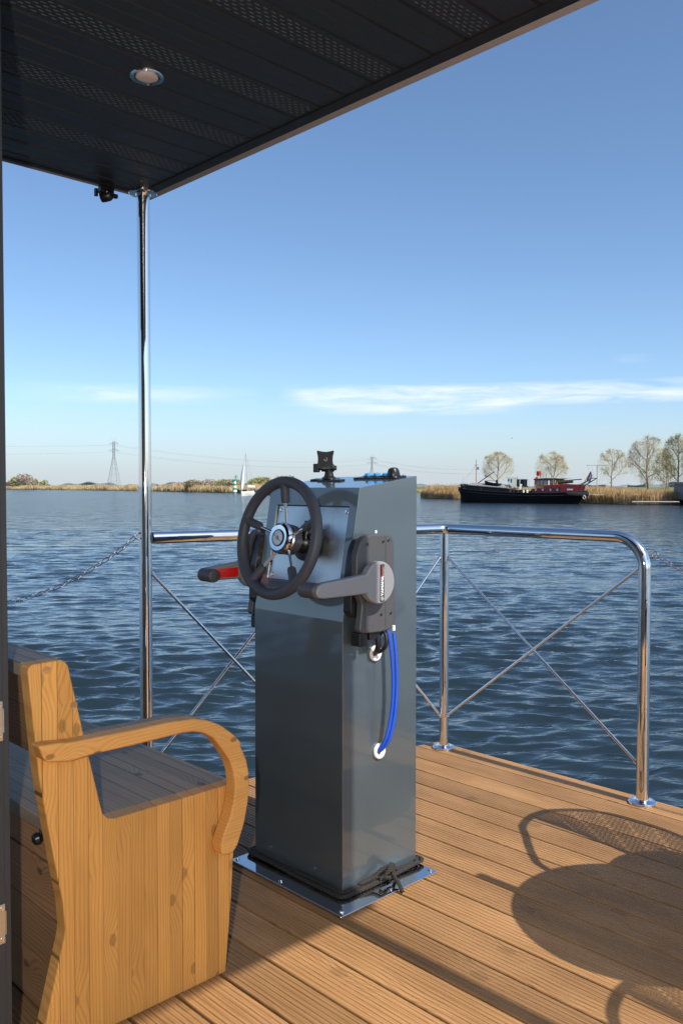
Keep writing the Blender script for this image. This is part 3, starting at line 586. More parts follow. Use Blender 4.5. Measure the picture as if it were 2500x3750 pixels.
# ------------------------------------------------------------------ engine control boxes
def ctrl(side,label):
    right=side>0
    Y=(lambda d: YN-d) if right else (lambda d: YF+d)
    front=[(1.821,1.096),(1.835,1.103),(1.861,1.107),(1.925,1.104),(1.948,1.099),(1.955,1.086),(1.958,.95),(1.959,.834),(1.947,.820),(1.942,.811),(1.90,.807),(1.861,.808),(1.815,.813),(1.806,.822),(1.812,.86),(1.817,.90),(1.800,.935),(1.792,.982),(1.793,1.045),(1.805,1.078)]
    mb=MB(); mb.prism(front,'Y',Y(.0342),Y(.060)); t=mb.build('throttle_control','ctrl',con,bevel=.006,seg=3,angle=45); t['label']=label
    back=[(1.838,1.092),(1.826,1.085),(1.812,1.058),(1.803,1.015),(1.797,.978),(1.794,.874),(1.811,.857),(1.845,.850),(1.845,.795),(1.93,.790),(1.948,.81),(1.952,1.08),(1.945,1.094)]
    mb=MB(); mb.prism(back,'Y',Y(.0008),Y(.034)); mb.build('back_casing','blackp',t,bevel=.003)
    mb=MB(); mb.box((1.9165,min(Y(.0600),Y(.0606)),.822),(1.9173,max(Y(.0600),Y(.0606)),1.098)); mb.box((1.826,min(Y(.0600),Y(.0606)),.822),(1.8268,max(Y(.0600),Y(.0606)),.90)); mb.build('casing_seam','trimblack',t,smooth=False)
    for x,z in ((1.838,1.078),(1.906,1.083),(1.929,1.086),(1.832,.912),(1.898,.862),(1.940,.862),(1.940,.925)):
        s_=MB(); screw(s_,(x,Y(.0602),z),(0,-1 if right else 1,0),.0052,.0015); s_.build('screw','blackp',t)
    # lever: round boss with a long arm towards the helm
    cx,cz,r=1.851,.965,.0635; poly=[]
    for k in range(30):
        an=R(-152+304*k/29); poly.append((cx+r*math.cos(an),cz+r*math.sin(an)))
    sh=0. if right else .036
    armp=[(1.785,.994),(1.70,.986),(1.625,.981),(1.606,.976),(1.597,.962),(1.598,.949),(1.607,.940),(1.625,.937),(1.70,.936),(1.780,.936)]; armp=[(x+(sh if x<1.65 else 0),z) for x,z in armp]
    mb=MB(); mb.prism(poly+armp,'Y',Y(.074),Y(.102)); lv=mb.build('lever','lever',t,bevel=.007,seg=3,angle=50)
    mb=MB(); mb.lathe([(.040,0),(.040,.016)],(cx,Y(.058),cz),(0,-1 if right else 1,0),28); mb.build('lever_boss','ctrl',t)
    gy_=-1 if right else 1
    mb=MB(); mb.lathe([(.012,.024),(.019,.022),(.0222,.018),(.0225,-.040),(.0215,-.046),(.014,-.050)],(1.612+sh,Y(.072),.9585),(0,gy_,0),24)
    mb.build('grip','grip',t)
    if right:
        mb=MB(); mb.box((1.8485,Y(.1032),.909),(1.8655,Y(.1018),1.019)); lb=mb.build('label_strip','trimblack',t,smooth=False)
        mb=MB(); mb.box((1.8565,Y(.1035),.975),(1.8582,Y(.1033),1.0185)); mb.build('label_line','redline',t,smooth=False)
        o_=(1.8572,Y(.1034),.9255)
        textmesh('YAMAHA',.0142,(1.8572,Y(.1035),.9255),(0,0,1),(-1,0,0),.0001,'ink','lettering',t,bold=.0005)
        textmesh('703',.0058,(1.8530,Y(.1035),.9775),(0,0,1),(-1,0,0),.0001,'redline','lettering',t,bold=.0002)
        textmesh('Remote Control',.0052,(1.8618,Y(.1035),.9765),(0,0,1),(-1,0,0),.0001,'ink','lettering',t)
        mb=MB()
        mb.tube([(1.8570+.0052*math.cos(q),Y(.1035),.9175+.0052*math.sin(q)) for q in np.linspace(0,2*PI,24,endpoint=False)],.00055,5,closed=True)
        for k in range(3):
            q=PI/2+k*2*PI/3; mb.tube([(1.8570,Y(.1035),.9175),(1.8570+.0048*math.cos(q),Y(.1035),.9175+.0048*math.sin(q))],.00065,5)
        mb.build('logo','ink',t)
        mb=MB(); mb.tube([(1.905,Y(.03),1.107),(1.905,Y(.03),1.116)],.004,10); mb.build('vent_stub','white',t)
    else:
        mb=MB(); y0,y1=sorted((Y(.0740),Y(.0722))); mb.box((1.668,y0,.944),(1.78,y1,.975)); mb.lathe([(.0115,0),(.0115,.003)],(1.684,Y(.0715),.9585),(0,-1,0),20); mb.build('red_trim_switch','red',t,bevel=.001)
    mb=MB(); mb.box((1.815,min(Y(.012),Y(.05)),.770),(1.850,max(Y(.012),Y(.05)),.812)); mb.box((1.86,min(Y(.012),Y(.05)),.785),(1.90,max(Y(.012),Y(.05)),.808)); mb.build('connector','blackp',t,bevel=.004)
    return t
ctrl(1,'grey lever throttle control with white lettering on the sunlit side of the console')
ctrl(-1,'throttle control with red trim switch lever on the far side of the console')
# cables
def cable(name,pts,r,mat,label,cat='cable',group=None):
    mb=MB(); mb.tube(bez(pts,10),r,12); o=mb.build(name,mat,None,origin=pts[0]); return tag(o,label,cat,group)
cable('control_cable',[(1.956,1.826,.815),(1.966,1.819,.75),(1.972,1.814,.65),(1.966,1.814,.55),(1.951,1.823,.47),(1.942,1.842,.430),(1.940,1.858,.417)],.0052,'blue','blue control cable running behind the other from the throttle box to the lower grommet')
cable('control_cable',[(1.940,1.818,.812),(1.972,1.812,.795),(1.976,1.806,.72),(1.978,1.804,.63),(1.971,1.806,.54),(1.957,1.815,.465),(1.947,1.838,.428),(1.946,1.858,.417)][1:],.0052,'blue','blue control cable bowed outermost from the throttle box to the lower white grommet')
cable('cable_ferrule',[(1.972,1.812,.818),(1.972,1.812,.806),(1.9722,1.8118,.802)],.0054,'white','short pale sleeve on the blue cable under the throttle box','sleeve')
cable('wiring_loom',[(1.905,1.825,.812),(1.904,1.815,.785),(1.908,1.818,.757),(1.920,1.838,.738),(1.926,1.858,.728)],.0085,'blackp','thick black wiring loom entering the upper grommet')
cable('wiring_loom',[(1.935,1.822,.812),(1.938,1.810,.785),(1.935,1.812,.757),(1.934,1.835,.738),(1.932,1.858,.733)],.0062,'blackp','thinner black wiring loom curling outermost into the upper grommet')

# ------------------------------------------------------------------ rope tied round the console foot
def build_rope():
    rope=thing('rope',(1.95,1.84,.02),'black twisted rope wrapped round the console foot and knotted at the front','rope')
    def loop(inf,z,ph,wob):
        x0,x1,y0,y1=XF-inf,XB+inf,YN-inf,YF+inf; r=.02; P=[]
        for cx,cy,a0 in ((x1-r,y0+r,-90),(x1-r,y1-r,0),(x0+r,y1-r,90),(x0+r,y0+r,180)):
            for k in range(5): a_=R(a0+k*22.5); P.append((cx+r*math.cos(a_),cy+r*math.sin(a_)))
        out=[]; P.append(P[0])
        for i in range(len(P)-1):
            a_=Vector(P[i]); b_=Vector(P[i+1]); n=max(1,int((b_-a_).length/.006))
            for k in range(n): out.append(a_.lerp(b_,k/n))
        s=0; pts=[]
        for i,q in enumerate(out):
            s+=.006; zz=z+wob*math.sin(s*7+ph)+wob*.6*math.sin(s*19+ph)
            pts.append(Vector((q.x,q.y,max(.016,zz))))
        return pts
    def strands(pts,rad,closed,name):
        mb=MB(); m=len(pts); pitch=.030
        for st in range(3):
            tw=[]; L_=0
            for i in range(m):
                a_=pts[i-1] if (i or closed) else pts[0]; b_=pts[(i+1)%m] if (i<m-1 or closed) else pts[-1]
                t=(b_-a_).normalized(); up=Vector((0,0,1)) if abs(t.z)<.8 else Vector((1,0,0)); n1=t.cross(up).normalized(); n2=t.cross(n1)
                L_+=(pts[i]-pts[i-1]).length if i else 0
                q=2*PI*L_/pitch+st*2*PI/3; tw.append(pts[i]+(n1*math.cos(q)+n2*math.sin(q))*rad*.52)
            mb.tube(tw,rad*.56,7,closed=False)
        mb.build(name,'rope',rope)
    for inf,z,ph in ((.008,.019,0.),(.0205,.017,2.4)): strands(loop(inf,z,ph,.003),.0072,False,'coil')
    kx=1.958; ky=YN-.022
    def dens(P): 
        P=bez(P,14); return [Vector(q) for q in P]
    strands(dens([(kx-.10,YN-.010,.027),(kx-.05,YN-.016,.034),(kx-.01,ky-.004,.055),(kx+.018,ky-.012,.045),(kx+.006,ky-.018,.026),(kx-.016,ky-.014,.034),(kx-.006,ky-.020,.056),(kx+.012,ky-.016,.066),(kx+.020,ky-.008,.052),(kx+.06,YN-.012,.026)]),.0062,False,'knot')
    strands(dens([(kx-.03,ky-.004,.028),(kx+.002,ky-.022,.052),(kx+.024,ky-.014,.058),(kx+.012,ky-.024,.036),(kx+.006,ky-.044,.026),(kx-.002,ky-.064,.018),(kx-.012,ky-.084,.008)]),.0062,False,'knot_tail')
build_rope()

# ------------------------------------------------------------------ garden table and chairs just outside the picture (their shadows fall on the deck)
tb=thing('bistro_table',(2.33,.49,0),'round dark table whose shadow falls across the planks at the right','table')
mb=MB(); mb.lathe([(.30,.712),(.352,.714),(.354,.720),(.352,.726),(.30,.727)],(2.33,.49,0),(0,0,1),72); mb.build('tabletop','blackp',tb)
mb=MB(); mb.tube([(2.33,.49,.01),(2.33,.49,.712)],.03,20); mb.build('column','blackp',tb)
mb=MB(); mb.lathe([(.22,0.001),(.22,.010),(.05,.02),(.03,.03)],(2.33,.49,0),(0,0,1),40); mb.build('foot','blackp',tb)
bt=thing('bottle',(2.222,.64,.727),'narrow bottle on the round table, its shadow a short stub beside the table shadow','bottle')
mb=MB(); mb.lathe([(.030,0),(.031,.012),(.030,.10),(.026,.14),(.018,.185),(.0165,.30),(.018,.305),(.018,.328)],(2.222,.64,.727),(0,0,1),24); mb.build('glass_body','blackp',bt)
def make_chair(loc,rz,label):
    t=thing('garden_armchair',loc,label,'chair','dark mesh garden armchairs round the table')
    # local: centre (0,0), back towards +x
    t['_o']=[0,0,0]
    def rim(s,h0=.655,h1=.76,rx=.30,ry=.31):   # s -1..1 from one arm to the other
        a_=s*PI/2
        return Vector((rx*math.cos(a_)-.0, ry*math.sin(a_), h0+(h1-h0)*math.cos(a_)**1.2 if abs(s)<1 else h0))
    half=[Vector(q) for q in ((-.34,.05,0),(-.32,.13,.30),(-.286,.205,.55),(-.22,.25,.61),(-.10,.31,.66),(-.04,.343,.68),(.05,.363,.69),(.13,.35,.70),(.19,.31,.71),(.26,.22,.73),(.30,.11,.75))]
    P=half+[Vector((.308,0,.76))]+[Vector((q.x,-q.y,q.z)) for q in half[::-1]]
    UP=bez([half[6],half[7],half[8],half[9],half[10],(.308,0,.76)]+[(q.x,-q.y,q.z) for q in half[10:5:-1]],12)
    LO=bez([(.06,.355,.665),(.05,.28,.54),(.02,.155,.48),(0.0,.0,.46),(.02,-.155,.48),(.05,-.28,.54),(.06,-.355,.665)],20)
    mb=MB(); mb.tube(bez(P,4),.0125,12); mb.build('arm_frame','blackp',t,origin=(0,0,0))
    for sy in (-1,1):
        mb=MB(); mb.tube([(.17,.16*sy,.0),(.13,.15*sy,.42)],.0115,10); mb.build('leg','blackp',t,origin=(0,0,0))
    mb=MB(); mb.lathe([(.16,.425),(.205,.427),(.207,.436),(.16,.438)],(-.05,0,0),(0,0,1),36); mb.build('seat','blackp',t,origin=(0,0,0))
    # expanded-metal back: real open mesh
    mb=MB(); nu,nv=110,22; G=[]
    for i in range(nu+1):
        top=Vector(UP[int(round(i/nu*(len(UP)-1)))]); bot=Vector(LO[int(round(i/nu*(len(LO)-1)))])
        G.append([top.lerp(bot,j/nv) for j in range(nv+1)])
    for i in range(nu):
        for j in range(nv):
            for (a_,b_) in (((i,j),(i+1,j+1)),((i+1,j),(i,j+1))):
                if (i+j)%2==0: mb.tube([G[a_[0]][a_[1]],G[b_[0]][b_[1]]],.0026,3,cap=False)
    mb.build('mesh_back','blackp',t,origin=(0,0,0),smooth=False)
    mb=MB(); mb.tube([g[-1] for g in G],.008,8); mb.build('back_lower_rail','blackp',t,origin=(0,0,0))
    t['_o']=list(loc); t.rotation_euler=(0,0,rz); return t
make_chair((2.70,.80,0),R(0),'mesh armchair on the far side of the round table, shadow nearest the railing')
make_chair((1.90,.005,0),R(0),'mesh armchair on the near side of the round table, shadow at the bottom edge')

# ------------------------------------------------------------------ background land
def grassmat(name,cols,scale=1.):
    m,nt,b=newmat(name); tc=N(nt,'ShaderNodeTexCoord'); n=N(nt,'ShaderNodeTexNoise'); n.inputs['Scale'].default_value=scale; n.inputs['Detail'].default_value=6
    L(nt,tc.outputs['Object'],n.inputs[0]); cr=N(nt,'ShaderNodeValToRGB'); el_=cr.color_ramp.elements
    el_[0].position=.3; el_[0].color=(*cols[0],1); el_[1].position=.7; el_[1].color=(*cols[-1],1)
    for i,c in enumerate(cols[1:-1]): e=el_.new(.3+.4*(i+1)/(len(cols)-1)); e.color=(*c,1)
    L(nt,n.outputs[0],cr.inputs[0]); L(nt,cr.outputs[0],b.inputs['Base Color']); b.inputs['Roughness'].default_value=.9; b.inputs['Specular IOR Level'].default_value=.1
    return m
M['reed']=grassmat('dry_reed',[(.36,.22,.10),(.50,.34,.17),(.62,.45,.25)],.7)
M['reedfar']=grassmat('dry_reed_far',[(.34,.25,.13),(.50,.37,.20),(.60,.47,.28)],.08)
M['grass']=grassmat('bank_grass',[(.09,.11,.035),(.16,.17,.06),(.26,.22,.10)],.15)
M['leafg']=grassmat('spring_leaf_hazed',[(.24,.24,.10),(.33,.32,.14),(.42,.39,.19)],.8)  # greens lightened in place of distance haze
M['leafy']=grassmat('spring_bud_yellow',[(.46,.39,.22),(.60,.52,.32),(.70,.62,.42)],.8)
M['leafd']=grassmat('scrub_leaf_hazed',[(.24,.22,.14),(.32,.29,.20),(.38,.34,.24)],.1)  # paled so the haze of the air sits in the leaf colour
M['leafp']=grassmat('bare_twig_hazed',[(.36,.30,.25),(.44,.37,.31),(.50,.43,.36)],.3)  # pale brown with distance haze painted in
M['bark']=grassmat('bark',[(.18,.13,.095),(.25,.19,.14),(.33,.26,.20)],3.)
M['farwood']=grassmat('far_wood_hazed',[(.13,.16,.17),(.17,.20,.21),(.21,.23,.24)],.01)  # blue-grey of the distant air painted into the woodland

def land(name,outline,z0,z1,inset):
    mb=MB(); n=len(outline); cx=sum(p[0] for p in outline)/n; cy=sum(p[1] for p in outline)/n
    vs=[(x,y,WZ-.3) for x,y in outline]
    i1=[]; 
    for x,y in outline:
        d=math.hypot(cx-x,cy-y); f=min(.3,inset/d); i1.append((x+(cx-x)*f,y+(cy-y)*f,z1))
    mb.add(vs+i1,[(i,(i+1)%n,(i+1)%n+n,i+n) for i in range(n)]+[tuple(range(n,2*n))])
    return tag(mb.build(name,'grass',smooth=False),kind='structure')
left_shore=[(232,572),(213,413),(193,321),(169,251),(152.8,203),(141,176),(131,160),(124,149)]
land('left_bank',[(225,900)]+left_shore+[(150,150),(420,260),(2600,2000),(1500,3500),(400,3000)],0,.35,6)
isl=[(112.2,97.2),(108.5,92),(105.2,84.2),(108,82),(125,84),(135,95),(122,103)]
land('reed_islet',isl,0,-.45,2)
right_shore=[(103.5,78),(99.5,68),(95,57),(89.4,52.2),(87.9,45.5),(89.8,40.7),(93,30),(100,10)]
land('right_bank',right_shore+[(180,-40),(420,60),(420,220),(150,125),(118,92)],0,-.2,3)

def reeds(name,path,n,depth,hmin,hmax,w,mat,zb,lean=.25,lab=None,clump=9):
    pts=[Vector((x,y)) for x,y in path]; seg=[(pts[i+1]-pts[i]).length for i in range(len(pts)-1)]; T=sum(seg)
    V=[];F=[]
    for i in range(n):
        s=random.random()*T; k=0
        while k<len(seg)-1 and s>seg[k]: s-=seg[k]; k+=1
        d=(pts[k+1]-pts[k]).normalized(); nrm_=Vector((d.y,-d.x)); base=pts[k]+d*s
        if nrm_.dot(base)<0: nrm_=-nrm_
        back=random.random()**1.3*depth; q=base+nrm_*(back+.15)
        ss=base.length*.0+s+sum(seg[:k]); cl=.5+.5*math.sin(ss/clump*2.1+1.7*math.sin(ss/clump*.73)+back*.4)
        h=(hmin+(hmax-hmin)*(.55*cl+.45*random.random()))*random.uniform(.8,1.1)
        if back<.8: h*=.75
        dirv=random.random()*PI; ww=w*random.uniform(.5,1.3); a_=Vector((math.cos(dirv),math.sin(dirv)))*ww
        ln=Vector((random.gauss(.12,lean),random.gauss(-.05,lean)))*h*.5
        z=zb+random.uniform(-.05,.1); o=len(V)
        V+=[(q.x-a_.x*.5,q.y-a_.y*.5,z),(q.x+a_.x*.5,q.y+a_.y*.5,z),(q.x+a_.x*.6+ln.x*.5,q.y+a_.y*.6+ln.y*.5,z+h*.6),(q.x-a_.x*.6+ln.x*.5,q.y-a_.y*.6+ln.y*.5,z+h*.6),(q.x+ln.x,q.y+ln.y,z+h)]
        F+=[(o,o+1,o+2,o+3),(o+3,o+2,o+4)]
    me=bpy.data.meshes.new(name); me.from_pydata(V,[],F); me.materials.append(M[mat]); ob=bpy.data.objects.new(name,me); COL.objects.link(ob)
    tag(ob,lab,'reeds',kind='stuff')
reeds('reed_bed',[(103.0,77),(99.5,68),(95.5,58),(89.6,52.4),(88.2,45.5),(90.1,40.7),(93,31)],42000,9,1.15,2.05,.038,'reed',WZ+.05,lab='dry golden reeds along the right bank beside the black barge')
reeds('reed_bed',isl[:4]+[(110,82)],15000,6,1.3,2.4,.045,'reed',WZ+.05,lab='dry reed islet left of the black barge')
reeds('reed_bed',left_shore,30000,22,1.3,3.0,.22,'reedfar',WZ+.2,lab='pale reed fringe of the far left bank',clump=26)

def scatter_clumps(mb,c,rad,n,size,flat=.6,shape=None):
    for i in range(n):
        while True:
            p_=Vector((random.uniform(-1,1),random.uniform(-1,1),random.uniform(-1,1)))
            if p_.length<1: break
        p_=p_.normalized()*(p_.length**.55)
        q=Vector(c)+Vector((p_.x*rad[0],p_.y*rad[1],p_.z*rad[2])); s=size*random.uniform(.5,1.3)
        u=Vector((random.gauss(0,1),random.gauss(0,1),random.gauss(0,1))).normalized(); v=u.cross(Vector((random.gauss(0,1),random.gauss(0,1),random.gauss(0,1)))).normalized()
        mb.add([q-u*s,q-v*s*.7,q+u*s,q+v*s*.7],[(0,1,2,3)])
def tree(name,loc,h,cr,trunk_h,tr,leafmat,label,nleaf=3000,leaf=.07,seed=0,lean=0,group='trees on the right bank',zc=None,levels=4,low=False):
    rs=random.Random(seed); t=thing(name,loc,label,'tree',group); o=Vector(loc); mb=MB(); tips=[]
    cz=(h+trunk_h)/2 if zc is None else zc; cen=o+Vector((lean*.5,0,cz)); rz=(h-trunk_h)/2*1.05
    def inside(p_,k=1.): d=p_-cen; return (d.x/cr)**2+(d.y/cr)**2+(d.z/rz)**2<k
    def grow(p_,d,r,ln,lev):
        n=4; pts=[p_]; rads=[r]
        for i in range(n):
            d=(d+Vector((rs.gauss(0,.10),rs.gauss(0,.10),rs.gauss(0.03,.08)))).normalized(); q=pts[-1]+d*ln/n
            pts.append(q); rads.append(r*(1-.55*(i+1)/n))
            if lev>1 and not inside(q,1.0): break
        mb.tube(pts,rads,5 if lev<2 else 3,cap=False)
        if lev>=levels: tips.extend(pts[1:]); return
        if lev>=2: tips.append(pts[-1])
        nb={0:9,1:6,2:5,3:4}[lev]
        for k in range(nb):
            f=.35+.65*(k+.5)/nb if lev else .25+.75*(k+.7)/nb
            i=min(int(f*(len(pts)-1)),len(pts)-2); u=f*(len(pts)-1)-i; q=pts[i].lerp(pts[i+1],min(u,1))
            a_=rs.random()*2*PI if lev else k*2.4; sp_=R(rs.uniform(35,62)) if lev==0 else R(rs.uniform(22,50))
            s1=d.cross(Vector((.3,.9,.2))).normalized(); s2=d.cross(s1)
            nd=(d*math.cos(sp_)+(s1*math.cos(a_)+s2*math.sin(a_))*math.sin(sp_)).normalized()
            if lev==0 and low: nd.z*=.4; nd.normalize()
            # aim roughly to reach the crown edge
            reach=0; qq=q.copy()
            while inside(qq,1.0) and reach<cr*1.6: qq=qq+nd*.25; reach+=.25
            l2=max(.35,reach*(.98 if lev==0 else .9)*rs.uniform(.75,1.0)); 
            if lev>0: l2=min(l2,ln*.65)
            grow(q,nd,max(.012,rads[i]*(.55 if lev else .5)),l2,lev+1)
        if lev==0: pass
    d0=Vector((lean/h,0,1)).normalized()
    trunkp=[o,o+d0*trunk_h*.5,o+d0*trunk_h]
    grow(o+Vector((0,0,0)),d0,tr,(h*.86 if not low else h*.8),0)
    mb.tube([o-Vector((0,0,.4)),o+d0*trunk_h*.3],[tr*1.35,tr*1.0],7,cap=False)
    mb.build('trunk','bark',t,smooth=False)
    lb=MB()
    for i in range(nleaf):
        if rs.random()<.3: p_=rs.choice(tips)+Vector((rs.gauss(0,.2),rs.gauss(0,.2),rs.gauss(0,.18)))*(cr/3.)
        else:
            dv=Vector((rs.gauss(0,1),rs.gauss(0,1),rs.gauss(0,1))).normalized(); k_=(.45+.55*rs.random()**.5)*(1+.04*math.sin(5*math.atan2(dv.y,dv.x)+seed)*math.cos(6*dv.z+seed))
            if math.sin(9*dv.x+seed)*math.sin(8*dv.y+1.3*seed)*math.sin(9*dv.z)>.45: k_*=.88
            p_=cen+Vector((dv.x*cr*k_,dv.y*cr*k_,dv.z*rz*k_))
            if low is False and dv.z<-.6 and rs.random()<.5: continue
        s=leaf*rs.uniform(.5,1.2); u=Vector((rs.gauss(0,1),rs.gauss(0,1),rs.gauss(0,1))).normalized(); v=u.cross(Vector((rs.gauss(0,1),rs.gauss(0,1),rs.gauss(0,1)))).normalized()
        lb.add([p_-u*s,p_-v*s*.6,p_+u*s,p_+v*s*.6],[(0,1,2,3)])
    lb.build('crown',leafmat,t,smooth=False)
    return t
tree('broadleaf_tree',(156.7,113.0,-.4),9.1,3.6,2.4,.17,'leafy','round budding tree behind the bow half of the barge',24000,.048,1)
tree('broadleaf_tree',(165.1,104.9,-.4),9.0,3.6,2.2,.17,'leafy','round budding tree behind the wheelhouse of the barge',26000,.048,2)
tree('broadleaf_tree',(137.9,75.4,-.4),8.0,2.9,2.6,.14,'leafy','small round bare tree on the bank between mooring pole and large tree',17000,.038,3,lean=.5)
tree('broadleaf_tree',(114.0,56.9,-.3),8.3,2.9,1.9,.17,'leafy','large dark trunked tree on the right bank, tallest left of the group',22000,.038,4)
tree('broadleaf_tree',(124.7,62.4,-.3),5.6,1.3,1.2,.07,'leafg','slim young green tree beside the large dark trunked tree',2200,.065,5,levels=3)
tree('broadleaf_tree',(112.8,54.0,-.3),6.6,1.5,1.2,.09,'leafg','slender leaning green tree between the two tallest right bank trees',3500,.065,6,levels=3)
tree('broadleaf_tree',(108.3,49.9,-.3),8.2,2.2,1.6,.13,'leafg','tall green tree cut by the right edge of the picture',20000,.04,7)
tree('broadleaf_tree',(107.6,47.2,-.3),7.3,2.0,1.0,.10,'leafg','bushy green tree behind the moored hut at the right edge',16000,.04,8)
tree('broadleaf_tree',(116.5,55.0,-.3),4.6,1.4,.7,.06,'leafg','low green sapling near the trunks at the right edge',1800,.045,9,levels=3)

def bush(loc,r,h,mat,label,n=900,size=.5,name='shrub',group='trees and scrub on the far left bank',cat='shrub'):
    t=thing(name,loc,label,cat,group); lb=MB(); tk=MB(); o=Vector(loc)
    for k in range(5): tk.tube([o,o+Vector((random.uniform(-.5,.5)*r,random.uniform(-.5,.5)*r,h*.75))],[h*.03,h*.008],5,cap=False)
    tk.build('trunk','bark',t,smooth=False)
    for k in range(7):
        a_=random.random()*2*PI; rr=random.uniform(0,.55)*r; zc=h*random.uniform(.35,.7)
        scatter_clumps(lb,(o.x+rr*math.cos(a_),o.y+rr*math.sin(a_),o.z+zc),(r*.55,r*.55,h*.34),n//3,size*.62)
    lb.build('crown',mat,t,smooth=False)
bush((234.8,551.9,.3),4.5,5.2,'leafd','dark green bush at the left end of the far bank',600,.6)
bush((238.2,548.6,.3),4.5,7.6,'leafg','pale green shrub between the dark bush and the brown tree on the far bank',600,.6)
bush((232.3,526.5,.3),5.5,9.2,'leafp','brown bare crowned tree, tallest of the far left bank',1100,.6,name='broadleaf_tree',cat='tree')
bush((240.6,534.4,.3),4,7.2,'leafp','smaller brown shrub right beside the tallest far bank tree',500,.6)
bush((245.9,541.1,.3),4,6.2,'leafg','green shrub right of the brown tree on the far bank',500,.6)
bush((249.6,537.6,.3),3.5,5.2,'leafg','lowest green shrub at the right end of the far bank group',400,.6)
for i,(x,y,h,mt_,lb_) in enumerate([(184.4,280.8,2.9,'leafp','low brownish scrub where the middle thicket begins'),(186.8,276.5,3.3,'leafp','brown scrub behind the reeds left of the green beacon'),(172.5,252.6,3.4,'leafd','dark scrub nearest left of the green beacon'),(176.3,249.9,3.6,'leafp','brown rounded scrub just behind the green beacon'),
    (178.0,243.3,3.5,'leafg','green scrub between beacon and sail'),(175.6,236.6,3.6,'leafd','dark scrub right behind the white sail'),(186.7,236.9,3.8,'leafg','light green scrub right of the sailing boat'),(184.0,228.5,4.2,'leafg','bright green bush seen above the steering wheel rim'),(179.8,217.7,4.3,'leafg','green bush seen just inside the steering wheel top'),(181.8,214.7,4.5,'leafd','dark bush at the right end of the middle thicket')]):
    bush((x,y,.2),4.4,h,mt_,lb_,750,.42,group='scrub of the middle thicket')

# far low woodland on the horizon
def farwood(name,az0,az1,dist,h,label):
    mb=MB(); n=90; V=[]
    for i in range(n+1):
        a_=R(az0+(az1-az0)*i/n); d=dist*(1+.04*math.sin(i*.7))
        hh=h*(.55+.25*math.sin(i*.31+az0)+.2*math.sin(i*1.3+1)+.12*random.random())
        hh*=min(1,i/6+.15,(n-i)/6+.15)
        for dd,z in ((-25,-1),(-20,hh*.8),(0,hh),(25,hh*.85),(30,-1)): V.append(((d+dd)*math.cos(a_),(d+dd)*math.sin(a_),z))
    F=[(i*5+k,i*5+k+1,(i+1)*5+k+1,(i+1)*5+k) for i in range(n) for k in range(4)]
    mb.add(V,F); tag(mb.build(name,'farwood',smooth=False),label,'woodland',kind='stuff')
farwood('far_woodland',48,72,1500,9,'blue grey strip of woodland on the horizon behind the far left bank')
farwood('far_woodland',20,44,1700,7.5,'thin blue grey strip of woodland on the horizon behind the barge and trees')
land('far_land',[(700*math.cos(R(a_)),700*math.sin(R(a_))) for a_ in (50,40,30,20,5)]+[(4000*math.cos(R(a_)),4000*math.sin(R(a_))) for a_ in (5,20,30,40,50)],0,-.3,10)

# ------------------------------------------------------------------ pylons and wires
M['steelpale']=simple('hazed_pale_steel',(.30,.32,.35),.6,.0,.06,5)  # pale grey stands for the haze in front of the pylons
def pylon(loc,H_,rz,label,s,aw=1.):
    t=thing('pylon',loc,label,'pylon','lattice pylons of the power line'); t['_o']=[0,0,0]
    mb=MB(); r=.16*s
    def wd(z): return (.095*H_*(1-z/(.62*H_))+.018*H_) if z<.62*H_ else .018*H_
    lv=[0,.14,.27,.38,.47,.55,.62,.68,.74,.8,.86,.91]
    for sx in (-1,1):
        for sy in (-1,1):
            mb.tube([(sx*wd(z*H_),sy*wd(z*H_),z*H_) for z in lv],r,4)
    for i in range(len(lv)-1):
        a_,b_=lv[i]*H_,lv[i+1]*H_; wa,wb=wd(a_),wd(b_)
        for s_ in (-1,1):
            mb.tube([(-wa,s_*wa,a_),(wb,s_*wb,b_)],r*.6,3); mb.tube([(wa,s_*wa,a_),(-wb,s_*wb,b_)],r*.6,3)
            mb.tube([(s_*wa,-wa,a_),(s_*wb,wb,b_)],r*.6,3); mb.tube([(s_*wa,wa,a_),(s_*wb,-wb,b_)],r*.6,3); mb.tube([(-wb,s_*wb,b_),(wb,s_*wb,b_)],r*.6,3)
    mb.build('tower','steelpale',t,origin=(0,0,0),smooth=False)
    for z,w in ((.74,.115),(.88,.095)):
        mb=MB(); z*=H_; w*=H_*aw
        for s_ in (-1,1):
            mb.tube([(0,s_*.6,z),(s_*0+0,0,z),(0,0,z)],r*.5,3)
            for k in (-1,1): mb.tube([(0,k*1.0,z),(s_*w,0,z)],r*.8,4); mb.tube([(0,k*1.0,z+.045*H_),(s_*w,0,z)],r*.7,3)
            for f in (.3,.6): mb.tube([(s_*w*f,0,z),(s_*w*f,0,z+.045*H_*(1-f))],r*.5,3)
            mb.tube([(s_*w*.97,0,z),(s_*w*.97,0,z-.03*H_)],r*.7,3)
            mb.tube([(s_*w*.5,0,z),(s_*w*.5,0,z-.03*H_)],r*.7,3)
        mb.build('crossarm','steelpale',t,origin=(0,0,0),smooth=False)
    mb=MB()
    for s_ in (-1,1): mb.tube([(s_*.018*H_,0,.91*H_),(s_*.045*H_,0,1.0*H_)],r*.8,3)
    mb.build('earth_wire_horn','steelpale',t,origin=(0,0,0),smooth=False)
    t['_o']=list(loc); t.rotation_euler=(0,0,rz); return t
pylon((505.2,902.7,-.3),58,R(-8),'lattice pylon on the far bank left of the roof post',1.1)
pylon((1079.8,1043.5,-.3),57,R(-8),'smaller lattice pylon seen above the console beside the device mount',1.7,1.75)
